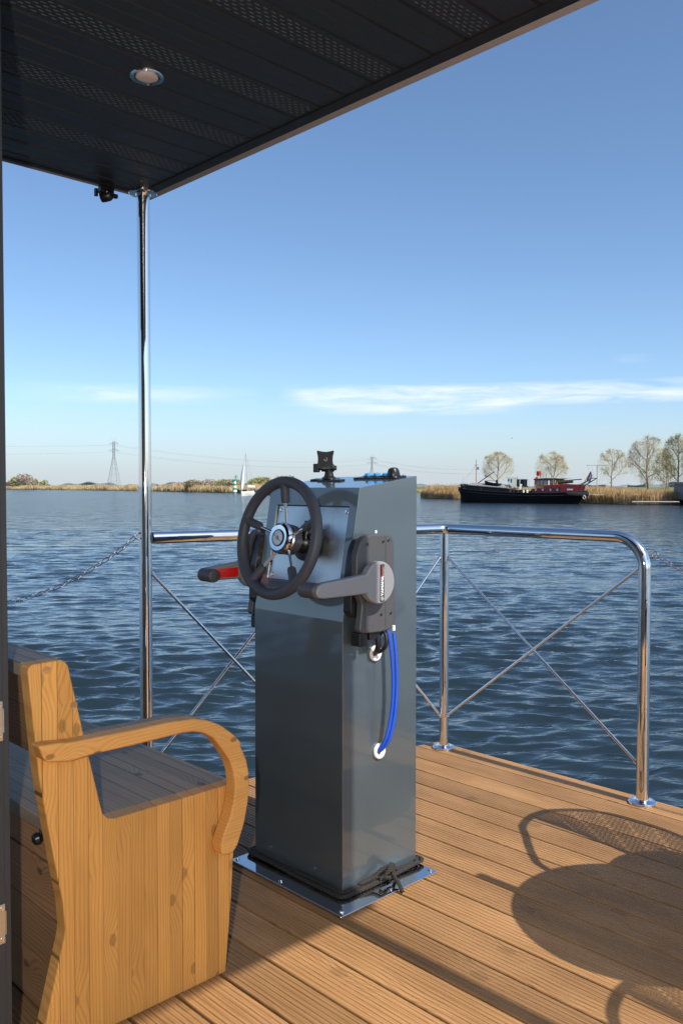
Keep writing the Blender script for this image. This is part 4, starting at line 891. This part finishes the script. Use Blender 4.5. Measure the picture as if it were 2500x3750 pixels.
def wires(a,b,sag,label,r=.07):
    t=thing('power_line',a,label,'power line','power lines between the pylons'); a=Vector(a); b=Vector(b)
    d=(b-a).normalized(); sd=Vector((d.y,-d.x,0))
    for off,dz in ((-6.2,0),(6.2,0),(-5,8),(5,8)):
        mb=MB(); pts=[a.lerp(b,i/24)+sd*off+Vector((0,0,dz-sag*4*(i/24)*(1-i/24))) for i in range(25)]
        mb.tube(pts,r,3,cap=False); mb.build('wire','steelpale',t,smooth=False)
wires((505.2,902.7,41),(1079.8,1043.5,40),11,'thin power line sagging between the two pylons')
wires((505.2,902.7,41),(-80,800,40),9,'thin power line running left from the nearer pylon')
wires((1079.8,1043.5,40),(1560,1080,38),13,'thin power line running right behind the barge',.11)

# ------------------------------------------------------------------ beacons
M['bgreen']=simple('beacon_green',(.02,.30,.16),.5,0,.1,2); M['bred']=simple('beacon_red',(.42,.03,.026),.5,0,.1,2); M['bwhite']=simple('beacon_white',(.80,.80,.78),.5,0,.06,2)
x,y=148.4,197.4
be=thing('beacon',(x,y,WZ),'green and white striped channel beacon on the reed shore left of the sailing boat','beacon')
for k in range(5):
    mb=MB(); r0=.62-.04*k; mb.lathe([(r0,-.35+k*.60),(r0-.05,-.35+(k+1)*.60)],(x,y,0),(0,0,1),16); mb.build('band','bwhite' if k%2==0 else 'bgreen',be)
mb=MB(); mb.tube([(x,y,-1.2),(x,y,-.3)],.5,10); mb.build('foot','bstrake' if 'bstrake' in M else 'steelpale',be)
mb=MB(); mb.lathe([(.44,2.65),(.48,2.72),(.48,2.95),(.25,3.2),(.1,3.4)],(x,y,0),(0,0,1),14); mb.build('gallery','bgreen',be)
mb=MB(); mb.tube([(x,y,2.9),(x+.3,y-.25,4.0)],.07,6); mb.lathe([(.45,3.75),(.38,4.0),(.04,4.6)],(x+.3,y-.25,0),(0,0,1),14); mb.build('topmark','bgreen',be)
be=thing('beacon',(119.9,78.9,-.5),'red and white banded beacon with a red can topmark behind the barge','beacon')
x,y=119.9,78.9
for k in range(4):
    mb=MB(); r0=.50-.05*k; mb.lathe([(r0,-.6+k*.72),(r0-.05,-.6+(k+1)*.72)],(x,y,0),(0,0,1),16); mb.build('band','bred' if k%2 else 'bwhite',be)
mb=MB(); mb.lathe([(.50,2.26),(.48,2.42),(.25,2.55),(.12,2.75)],(x,y,0),(0,0,1),14); mb.build('lantern','bred',be)
mb=MB(); mb.tube([(x,y,2.5),(x+.15,y-.25,3.0)],.06,6); mb.lathe([(.37,2.98),(.39,3.03),(.39,3.66),(.36,3.7)],(x+.2,y-.32,0),(0,0,1),16); mb.build('topmark','bred',be)

# ------------------------------------------------------------------ sailing boat
M['sail']=simple('sailcloth',(.80,.80,.80),.7,0,.04,1.5); M['gel']=simple('boat_gelcoat',(.78,.76,.72),.3,0,.05,2); M['boot']=simple('antifoul_red',(.45,.12,.08),.6,0,.1,2)
sb=thing('sailing_boat',(111.2,142.9,WZ),'white sailing boat with one raised sail left of the steering wheel','sailboat'); sb['_o']=[0,0,0]
mb=MB(); st=[(-3.3,.9,.62),(-1.6,1.3,.60),(0,1.35,.64),(1.8,.95,.78),(3.0,.35,.95),(3.5,.02,1.03)]; V=[]
for s_,b_,z_ in st: V+=[(s_,-b_,z_),(s_*.97,-b_*.82,.0),(s_*.93,-b_*.45,-.3),(s_*.93,b_*.45,-.3),(s_*.97,b_*.82,.0),(s_,b_,z_)]
F=[(i*6+k,i*6+k+1,(i+1)*6+k+1,(i+1)*6+k) for i in range(5) for k in range(5)]+[(i*6+5,i*6,(i+1)*6,(i+1)*6+5) for i in range(5)]+[(0,1,2,3,4,5)]
mb.add(V,F); mb.build('hull','gel',sb,origin=(0,0,0))
mb=MB(); mb.prism([(-1.2,.6),(-1.0,1.05),(1.2,1.0),(2.0,.75)],'Y',-.65,.65); mb.build('cabin','gel',sb,origin=(0,0,0),bevel=.05)
mb=MB(); mb.tube([(.6,0,.9),(.6,0,9.2)],[.07,.04],8); mb.build('mast','steelpale',sb,origin=(0,0,0))
mb=MB(); mb.tube([(.6,0,1.9),(-2.4,.2,1.8)],.09,8); mb.tube([(.4,0,2.05),(-2.2,.18,1.98)],.16,8); mb.build('boom','sail',sb,origin=(0,0,0))
mb=MB(); 
for e in ((3.4,0,1.05),(-3.2,0,.7),(.5,1.2,.7),(.5,-1.2,.7)): mb.tube([(.6,0,9.1),e],.012,3)
mb.tube([(-3.1,.7,.7),(-3.1,.7,1.5),(-3.1,-.7,1.5),(-3.1,-.7,.7)],.02,4); mb.build('rigging','steelpale',sb,origin=(0,0,0),smooth=False)
mb=MB(); V=[];n=12;m=6   # jib, bellied
for i in range(n+1):
    f=i/n; L0=Vector((3.35,0,1.2)).lerp(Vector((.75,0,8.9)),f); L1=Vector((.55,-1.0,1.35)).lerp(Vector((.72,0,8.9)),f)
    for j in range(m+1): g=j/m; q=L0.lerp(L1,g); V.append((q.x,q.y-.75*math.sin(PI*g)*math.sin(PI*min(1,f+.12))*(1-f*.6),q.z))
mb.add(V,[(i*(m+1)+j,i*(m+1)+j+1,(i+1)*(m+1)+j+1,(i+1)*(m+1)+j) for i in range(n) for j in range(m)]); o=mb.build('jib','sail',sb,origin=(0,0,0)); sm=o.modifiers.new('thick','SOLIDIFY'); sm.thickness=.012
sb['_o']=[111.2,142.9,WZ]; sb.rotation_euler=(R(4),0,R(204)); 

# ------------------------------------------------------------------ barge
M['bhull']=simple('barge_black',(.008,.008,.010),.7,0,.2,.6,spec=.15); M['bstrake']=simple('barge_strake',(.016,.017,.021),.7,0,.2,.8,spec=.2)
M['bdeck']=simple('barge_deck_grey',(.16,.15,.15),.7,0,.2,1.); M['hatch']=simple('hatch_cover',(.26,.24,.24),.7,0,.12,1.)
M['bwood']=simple('barge_varnish',(.36,.15,.05),.4,0,.2,3); M['bredp']=simple('barge_red_paint',(.26,.022,.022),.4,0,.1,1.5); M['bdkred']=simple('barge_maroon',(.09,.016,.020),.4,0,.1,1.5)
M['win']=simple('wheelhouse_window',(.30,.36,.40),.08,0,.2,.8,spec=.9); M['orange']=simple('orange_panel',(.60,.14,.02),.5,0,.1,3); M['cloth']=simple('dark_cloth',(.015,.02,.03),.9,0,.2,5); M['tarp']=simple('white_tarp',(.75,.74,.70),.7,0,.06,3); M['olive']=simple('rolled_cover',(.05,.055,.03),.8,0,.2,3)
M['flagblue']=simple('flag_blue',(.03,.12,.45),.7,0,.1,3); M['flagsky']=simple('pennant_blue',(.10,.35,.65),.7,0,.1,3)
class BargeFrame:
    """local (s from bow to stern 0..26.7, t towards the viewer, z) -> world"""
    bow=Vector((84.85,67.15,0)); stern=Vector((87.35,51.15,0))
    def __matmul__(self,p):
        d=self.stern-self.bow; u=d/26.7; n=Vector((d.y,-d.x,0)).normalized()
        if n.dot(self.bow)>0: n=-n
        s_=p[0]-1.3*math.sin(PI*max(0,min(p[0],26.7))/26.7); k=.92+.12*p[0]/26.75
        z=p[2] if p[2]<0 else 1.25+(p[2]-1.25)*k
        return self.bow-n*.4+u*s_+n*p[1]*.8+Vector((0,0,z))
BM=BargeFrame()
def btake(name,label,cat,s,t,z,group=None):
    e=thing(name,BM@Vector((s,t,z)),label,cat,group); return e
barge=btake('barge','long black moored barge with red aft cabin and brown wheelhouse','barge',13,0,WZ)
def BB(mb,name,mat,parent,**k):
    mb.v=[tuple(BM@Vector(p_)) for p_ in mb.v]; k.setdefault('smooth',False); return mb.build(name,mat,parent,**k)
stn=[(-.15,.05,1.14,.02),(.5,1.0,1.08,.5),(1.8,1.85,.98,1.4),(4,2.25,.84,2.0),(8,2.3,.66,2.2),(13,2.3,.52,2.2),(18,2.3,.46,2.15),(22,2.2,.50,1.7),(24.6,1.9,.58,.9),(25.9,1.45,.66,.15),(26.6,.8,.74,.02),(26.75,.05,.76,.0)]
mb=MB(); V=[]
for s_,b_,z_,w_ in stn:
    lo=WZ if s_<25.3 else (-.35 if s_<26.2 else .05); sB=s_ if s_>1 else s_+.35
    V+=[(s_,b_,z_),(s_,b_*1.0+.04,z_-.28),(sB,max(w_,.02)*1.03+(b_-w_)*.45,(z_+lo)/2-.05),(sB,w_,lo-.0),(sB,w_*.9,lo-.35 if s_<25.3 else lo-.02)]
    V+=[(sB,-w_*.9,lo-.35 if s_<25.3 else lo-.02),(sB,-w_,lo),(sB,-max(w_,.02)*1.03-(b_-w_)*.45,(z_+lo)/2-.05),(s_,-b_-.04,z_-.28),(s_,-b_,z_)]
n=len(stn); mb.add(V,[(i*10+k,i*10+k+1,(i+1)*10+k+1,(i+1)*10+k) for i in range(n-1) for k in range(9)]+[tuple(range(10)),tuple(range((n-1)*10,n*10))[::-1]]); BB(mb,'hull','bhull',barge,smooth=True,angle=40)
mb=MB(); V=[]
for s_,b_,z_,w_ in stn[1:-1]: V+=[(s_,b_-.06,z_-.12),(s_,-b_+.06,z_-.12)]
n=len(stn)-2; mb.add(V,[(2*i,2*i+1,2*i+3,2*i+2) for i in range(n-1)]); BB(mb,'deck','bdeck',barge)
for off in (.0,-.30):
    mb=MB(); mb.tube([(s_,b_+.07,z_+off) for s_,b_,z_,w_ in stn],.055,6); mb.tube([(s_,-b_-.07,z_+off) for s_,b_,z_,w_ in stn],.055,6); BB(mb,'rubbing_strake','bstrake',barge,smooth=True)
mb=MB(); mb.tube([(24.4,1.95,.45),(25.4,1.7,.42),(26.3,1.1,.42),(26.85,.3,.42),(26.85,-.5,.42)],.24,8); BB(mb,'stern_fender','bstrake',barge,smooth=True)
# hatch coaming and covers
mb=MB(); mb.prism([(2.9,.75),(3.2,1.42),(13.6,.98),(13.6,.45),(3,.5)],'Y',-1.75,1.75); BB(mb,'hatch_coaming','bstrake',barge)
for k,(a_,b_) in enumerate(((3.5,5.6),(5.9,9.3),(9.6,13.2))):
    mb=MB(); za=1.43-(a_-3.2)*.0423; zb=1.43-(b_-3.2)*.0423; mb.add([(a_,1.72,za),(b_,1.72,zb),(b_,1.72,zb+.06),(a_,1.72,za+.06),(a_,.2,za+.30),(b_,.2,zb+.30),(a_,-1.5,za+.05),(b_,-1.5,zb+.05)],[(0,1,2,3),(3,2,5,4),(4,5,7,6),(0,3,4,6),(1,7,5,2)]); mb.prism([(a_,za-.02),(b_,zb-.02),(b_,zb-.0),(a_,za-.0)],'Y',1.75,1.78); BB(mb,'hatch_cover','hatch',barge)
# bow gear
mb=MB(); mb.tube([(.9,-.7,1.4),(.9,.7,1.4)],.22,10); mb.box((.6,-.5,1.0),(1.6,.5,1.35)); mb.tube([(2.4,-.4,1.0),(2.4,-.4,1.6)],.08,8); mb.tube([(2.4,.4,1.0),(2.4,.4,1.6)],.08,8); mb.box((1.9,-.2,1.2),(2.2,.2,1.55)); BB(mb,'windlass','bstrake',barge)
mb=MB(); mb.tube([(-.05,0,1.3),(1.0,.9,1.55),(2.0,1.6,1.45)],.03,5); mb.tube([(.9,.85,1.1),(.9,.85,1.5)],.03,5); mb.tube([(1.1,.2,1.3),(1.1,.2,2.6)],.025,5); BB(mb,'bow_rail','steelpale',barge)
mb=MB(); mb.tube([(4.4,0,.9),(4.4,0,4.7)],[.10,.06],8); mb.tube([(4.4,-.45,4.05),(4.4,.5,4.05)],.03,5); mb.tube([(4.0,0,4.05),(4.9,0,4.05)],.03,5); mb.tube([(4.4,0,4.6),(4.35,0,4.95)],.025,5); BB(mb,'mast','bwood',barge,smooth=True)
mb=MB(); 
for e in ((.1,0,1.35),(1.9,1.3,1.2),(7.2,1.9,.9),(7.2,-1.9,.9)): mb.tube([(4.4,0,4.1),e],.010,3)
BB(mb,'rigging','steelpale',barge)
mb=MB(); mb.tube([(4.55,0,1.55),(9.0,.1,3.1)],[.07,.05],6); BB(mb,'boom','bstrake',barge,smooth=True)
mb=MB(); mb.box((4.55,.0,3.42),(5.1,.02,3.75)); BB(mb,'pennant','flagsky',barge)
# midship clutter
mb=MB(); mb.box((11.6,-.6,1.1),(12.2,.3,1.45)); mb.box((13.7,-1.2,.45),(15.4,1.0,.85)); mb.box((8.2+1.9,.4,1.2),(10.8,1.2,1.45)); mb.tube([(10.2,.9,1.45),(10.2,.9,2.05)],.22,8); mb.tube([(9.3,1.3,1.2),(11.3,1.3,1.35)],.05,5); mb.box((16.2,1.0,.4),(17.6,1.9,.72)); mb.box((17.0,-1.2,.4),(18.4,.2,.9)); mb.box((12.5,.6,1.05),(13.2,1.5,1.3)); BB(mb,'deck_gear','bstrake',barge,bevel=.03)
mb=MB(); 
for s_ in (11.9,12.4,12.9): mb.box((s_,1.52,1.12),(s_+.3,1.70,1.22))
for s_ in (16.6,17.3): mb.lathe([(.17,.42),(.17,.78),(.1,.84)],(s_,2.0,0),(0,0,1),10)
BB(mb,'pale_fitting','gel',barge)
mb=MB(); 
for s_ in (13.9,14.7,15.6,16.5): mb.tube([(s_,2.1,.42),(s_,2.1,.95)],.02,4)
mb.tube([(13.6,2.1,.95),(17,2.1,.90)],.02,4); mb.tube([(13.8,-.5,.8),(13.8,-.5,2.55)],.03,4); mb.tube([(16.2,-.5,.8),(16.2,-.5,2.1)],.03,4); mb.tube([(11.7,-.5,2.15),(13.8,-.5,2.2),(16.2,-.5,2.05)],.012,3); BB(mb,'washing_line','bwood',barge)
# aft cabin
mb=MB(); mb.prism([(17.9,.45),(18.0,.98),(21.0,1.08),(24.0,1.25),(26.0,1.32),(25.7,.55)],'Y',-1.55,1.62); BB(mb,'aft_cabin','bdkred',barge,bevel=.04)
mb=MB(); mb.prism([(23.2,.66),(23.2,1.24),(26.02,1.35),(25.75,.62)],'Y',1.625,1.66); mb.prism([(20.2,1.10),(20.2,1.32),(23.9,1.50),(26.1,1.42),(26.0,1.33),(24,1.26),(21,1.10)],'Y',-1.4,1.45); BB(mb,'red_panelling','bredp',barge)
for s_ in (18.7,20.0,21.4,22.6):
    mb=MB(); mb.tube([(s_,1.60,.86),(s_,1.665,.86)],.15,14); BB(mb,'porthole','win',barge,smooth=True)
mb=MB(); mb.box((24.3,1.67,.82),(25.3,1.70,.98)); BB(mb,'name_board','gel',barge)
# wheelhouse
mb=MB(); mb.box((18.5,-1.3,.9),(18.72,1.3,2.05)); mb.box((18.5,1.1,.4),(18.72,1.35,2.05)); mb.box((18.72,-1.3,.9),(22.4,1.28,1.42)); mb.box((22.2,-1.3,1.3),(22.4,1.3,2.05))
for s_ in (19.2,19.9,20.6,21.1,21.7,22.2): mb.box((s_,1.15,1.42),(s_+.12,1.3,2.05)); mb.box((s_,-1.3,1.42),(s_+.12,-1.15,2.05))
mb.box((18.6,-1.3,1.93),(22.4,1.3,2.05)); BB(mb,'wheelhouse','bwood',barge)
mb=MB(); mb.box((21.3,1.285,1.25),(22.35,1.32,1.62)); mb.box((18.75,1.285,1.05),(19.1,1.31,1.3)); BB(mb,'orange_panel','orange',barge)
for a_,b_ in ((18.75,19.2),(19.32,19.9),(20.02,20.6),(21.22,21.7)):
    mb=MB(); mb.box((a_,1.2,1.44),(b_,1.23,1.92)); BB(mb,'window','win',barge)
mb=MB(); mb.prism([(18.3,2.06),(18.35,2.13),(20.5,2.19),(22.7,2.13),(22.8,2.06)],'Y',-1.4,1.4); BB(mb,'wheelhouse_roof','bstrake',barge)
mb=MB(); mb.box((22.9,-.8,2.16),(24.2,.6,2.19)); mb.tube([(19.6,.8,2.2),(19.6,.8,2.75)],.06,6); mb.tube([(20.2,.8,2.2),(20.2,.8,2.7)],.06,6); mb.tube([(21.8,1.36,1.0),(21.8,1.36,2.4)],.05,6); mb.tube([(18.9,.3,2.2),(18.9,.3,2.5)],.12,8); BB(mb,'roof_pipe','steelpale',barge)
mb=MB(); mb.tube([(22.2,.6,1.85),(26.2,.4,2.02)],.06,6); BB(mb,'awning_pole','bstrake',barge,smooth=True)
mb=MB(); mb.tube([(22.0,.9,1.68),(24.9,.8,1.80)],.19,10); BB(mb,'rolled_cover','olive',barge,smooth=True)
mb=MB(); mb.tube([(26.0,0,1.2),(27.6,-.1,2.9)],.04,6); BB(mb,'flagpole','bwood',barge,smooth=True)
fl_=[((26.55,1.95),(27.55,2.95)),((26.9,1.85),(27.75,2.75)),((27.0,1.65),(27.8,2.5))]
for (k,mt_) in ((0,'bredp'),(1,'gel'),(2,'flagblue')):
    mb=MB(); o0=Vector((26.75+.22*k,-.08,1.95-.12*k)); o1=Vector((27.55+.10*k,-.1,2.85-.13*k)); w=Vector((.24,.05,-.14))
    mb.add([o0,o1,o1+w*.8,o0+w,o0+Vector((0,.02,0)),o1+Vector((0,.02,0)),o1+w*.8+Vector((0,.02,0)),o0+w+Vector((0,.02,0))],[(0,1,2,3),(7,6,5,4),(0,4,5,1),(1,5,6,2),(2,6,7,3),(3,7,4,0)]); BB(mb,'flag_stripe',mt_,barge)
mb=MB()
for t_ in (-.9,.9): mb.tube([(26.0,t_,1.0),(26.2,t_,1.35),(28.4,t_,2.15)],.05,6); mb.tube([(26.2,t_,1.5),(28.3,t_,2.1)],.03,5)
mb.tube([(28.3,-.9,2.12),(28.3,.9,2.12)],.04,5); BB(mb,'stern_davit','bstrake',barge)
mb=MB(); mb.tube([(26.9+.22*math.cos(q),.95,.05+.22*math.sin(q)) for q in np.linspace(0,2*PI,16,endpoint=False)],.05,6,closed=True); BB(mb,'lifebuoy','gel',barge,smooth=True)
# loose things aboard
dg=btake('dinghy','black dinghy lying on the forward hatch of the barge','dinghy',9,0,1.25)
mb=MB(); V=[]; st2=[(7.15,.15,2.0,1.55),(7.6,.5,1.85,1.30),(8.6,.7,1.70,1.22),(9.8,.7,1.62,1.20),(10.7,.6,1.62,1.22)]
for s_,b_,z_,lo in st2: V+=[(s_,.6+b_,z_),(s_,.6+b_*.75,lo+.1),(s_,.6,lo),(s_,.6-b_*.75,lo+.1),(s_,.6-b_,z_)]
mb.add(V,[(i*5+k,i*5+k+1,(i+1)*5+k+1,(i+1)*5+k) for i in range(4) for k in range(4)]+[(0,1,2,3,4),(24,23,22,21,20)]+[(i*5+4,i*5,(i+1)*5,(i+1)*5+4) for i in range(4)]); BB(mb,'dinghy_hull','bhull',dg,smooth=True)
mb=MB(); mb.tube([(7.6,.9,1.95),(9.6,1.0,2.02)],.03,5); BB(mb,'oar','bwood',dg)
for i,(s_,w,z0,z1,mt_,lb_) in enumerate(((11.75,.35,1.85,2.14,'cloth','small dark cloth pegged at the left end of the barge washing line'),(12.35,.3,1.7,2.15,'flagblue','blue cloth pegged second on the barge washing line'),(13.7,.55,1.25,2.12,'cloth','dark towel pegged by the middle pole of the washing line'),(14.4,1.45,1.3,2.1,'cloth','largest black cloth pegged right of the middle pole on the washing line'))):
    mb=MB(); V=[]; 
    for k in range(7): f=k/6; yy=-.5+.05*math.sin(f*9+i); V+=[(s_+w*f,yy,z1),(s_+w*f,yy+.04,z0+.06*math.sin(f*7)),(s_+w*f,yy+.02,z1),(s_+w*f,yy+.06,z0+.06*math.sin(f*7))]
    mb.add(V,[(4*k,4*k+1,4*k+5,4*k+4) for k in range(6)]+[(4*k+2,4*k+6,4*k+7,4*k+3) for k in range(6)]+[(4*k+1,4*k+3,4*k+7,4*k+5) for k in range(6)]); mb.v=[tuple(BM@Vector(p_)) for p_ in mb.v]
    tag(mb.build('laundry',mt_,None,origin=BM@Vector((s_,-.5,z0)),smooth=False),lb_,'laundry','laundry on the barge line')
ch=btake('deck_chair','white plastic deck chair standing amidships on the barge','chair',14.8,.8,.42)
mb=MB(); mb.prism([(14.4,.85),(15.1,.80),(15.35,1.5),(15.25,1.52),(15.0,.9),(14.4,.95)],'Y',.4,1.0); BB(mb,'seat','gel',ch)
for s_ in (14.45,15.05):
    for t_ in (.43,.97): mb=MB(); mb.tube([(s_,t_,.42),(s_,t_,.9)],.03,5); BB(mb,'leg','gel',ch)
mb=MB(); mb.add([BM@Vector(p_) for p_ in ((17.2,-.9,1.0),(18.6,-1.1,1.0),(18.6,-1.1,1.95),(18.0,-1.0,1.85),(17.2,-.9,1.45),(17.2,-1.3,.9),(18.6,-1.5,.9),(18.6,-1.4,1.9))],[(0,1,2,3,4),(5,6,7,3,4),(0,1,6,5),(1,6,7,2),(2,3,7),(0,4,5)])
tag(mb.build('tarpaulin','tarp',None,origin=BM@Vector((17.9,-1,1)),smooth=False),'white tarpaulin heaped beside the wheelhouse of the barge','tarpaulin')

# ------------------------------------------------------------------ small things on the right bank
tp=thing('mooring_pole',(127,72.1,-.4),'thin pole with a crossbar and hanging lines behind the barge stern','pole')
mb=MB(); mb.tube([(127,72.1,-.4),(127,72.1,4.7)],.075,6); mb.build('shaft','steelpale',tp)
q1=Vector((127,72.1,4.68)); dr=Rt.normalized()
mb=MB(); mb.tube([q1-dr*1.75,q1+dr*1.75],.05,5); mb.build('crossbar','steelpale',tp)
mb=MB(); 
for f in (-1.6,-.9,.9,1.6): mb.tube([q1+dr*f,Vector((127,72.1,1.5))+dr*f*.35],.018,3)
mb.build('line','steelpale',tp)
M['sage']=simple('sage_board',(.34,.40,.36),.7,0,.08,2)
cb=thing('board',(142.3,99.1,-.3),'pale green square board standing on the bank behind the barge deck','board')
p0=Vector((142.3,99.1,0)); nn=Vector((Fw.x,Fw.y,0)).normalized()
mb=MB(); a_=p0-dr*.95; b_=p0+dr*.95
mb.add([a_+Vector((0,0,.7)),b_+Vector((0,0,.7)),b_+Vector((0,0,3.05)),a_+Vector((0,0,3.05))]+[q+nn*.12 for q in (a_+Vector((0,0,.7)),b_+Vector((0,0,.7)),b_+Vector((0,0,3.05)),a_+Vector((0,0,3.05)))],[(0,1,2,3),(7,6,5,4),(0,4,5,1),(1,5,6,2),(2,6,7,3),(3,7,4,0)]); mb.build('panel','sage',cb,smooth=False)
for s_ in (-.85,.85): mb=MB(); mb.tube([p0+nn*.2+dr*s_+Vector((0,0,-.4)),p0+nn*.2+dr*s_+Vector((0,0,3.1))],.07,5); mb.build('leg','steelpale',cb)
hb=thing('floating_hut',(89.6,38.6,WZ),'grey blue floating hut with flat roof cut by the right edge of the picture','hut')
M['hutg']=simple('hut_boards',(.15,.17,.21),.6,0,.08,.6,stretch=(6,6,.3)); M['hutroof']=simple('hut_roof_edge',(.13,.17,.24),.5,0,.05,2)
Mh=Matrix((dr,nn,Vector((0,0,1)))).transposed().to_4x4(); Mh.translation=Vector((87.9,40.3,0))+dr*.85
mb=MB(); mb.box((0,0,-.15),(5,4,1.5),Mh); mb.build('wall','hutg',hb,smooth=False)
mb=MB(); mb.box((-.45,-.3,1.5),(5.3,4.3,1.72),Mh); mb.build('roof','hutroof',hb,smooth=False)
mb=MB(); mb.box((-.6,-.4,-.28),(5.3,4.3,-.15),Mh); mb.box((.0,-.2,-1.0),(5.1,4.1,-.28),Mh); mb.build('float','bhull',hb,smooth=False)
mb=MB(); mb.box((1.2,-.03,-.1),(2.1,.0-.001,1.35),Mh); mb.build('door','hutroof',hb,smooth=False)
M['plank']=simple('pale_plank',(.50,.46,.42),.7,0,.1,2)
tag_=MB(); q0=Vector((86.6,45.0,-.42)); q1=Vector((88.0,40.5,-.38)); tag_.tube([q0,q1],.09,6); tag(tag_.build('gangplank','plank',None,origin=q0),'pale floating boom lying on the water left of the hut','boom')
mr=MB(); mr.tube([BM@Vector((26.8,-.5,.4)),BM@Vector((31.5,-2.6,.30)),Vector((92.5,45.8,.25))],.03,5); tag(mr.build('mooring_rope','plank',None,origin=BM@Vector((26.8,-.5,.4))),'pale mooring rope running from the barge stern into the reeds','rope')
bd=thing('bird',(125.4,87.6,9.56),'tiny grey gull flying in the sky above the barge','bird')
mb=MB(); mb.tube([Vector((125.4,87.6,9.56))+dr*f for f in (-.22,-.1,.1,.25)],[.02,.07,.06,.015],6); mb.build('body','gel',bd)
for s_ in (-1,1):
    c=Vector((125.4,87.6,9.6)); mb=MB(); w1_=c+nn*.35*s_+Vector((0,0,.16)); w2_=c+nn*.7*s_+Vector((0,0,.05)); vs=[c-dr*.07,c+dr*.09,w1_+dr*.06,w2_+dr*.10,w1_-dr*.05]
    vs=vs+[v-Vector((0,0,.015)) for v in vs]; mb.add(vs,[(0,1,2,3,4),(9,8,7,6,5),(0,5,6,1),(1,6,7,2),(2,7,8,3),(3,8,9,4),(4,9,5,0)]); mb.build('wing','gel',bd,smooth=False)

for o in bpy.data.objects:
    if '_o' in o: del o['_o']
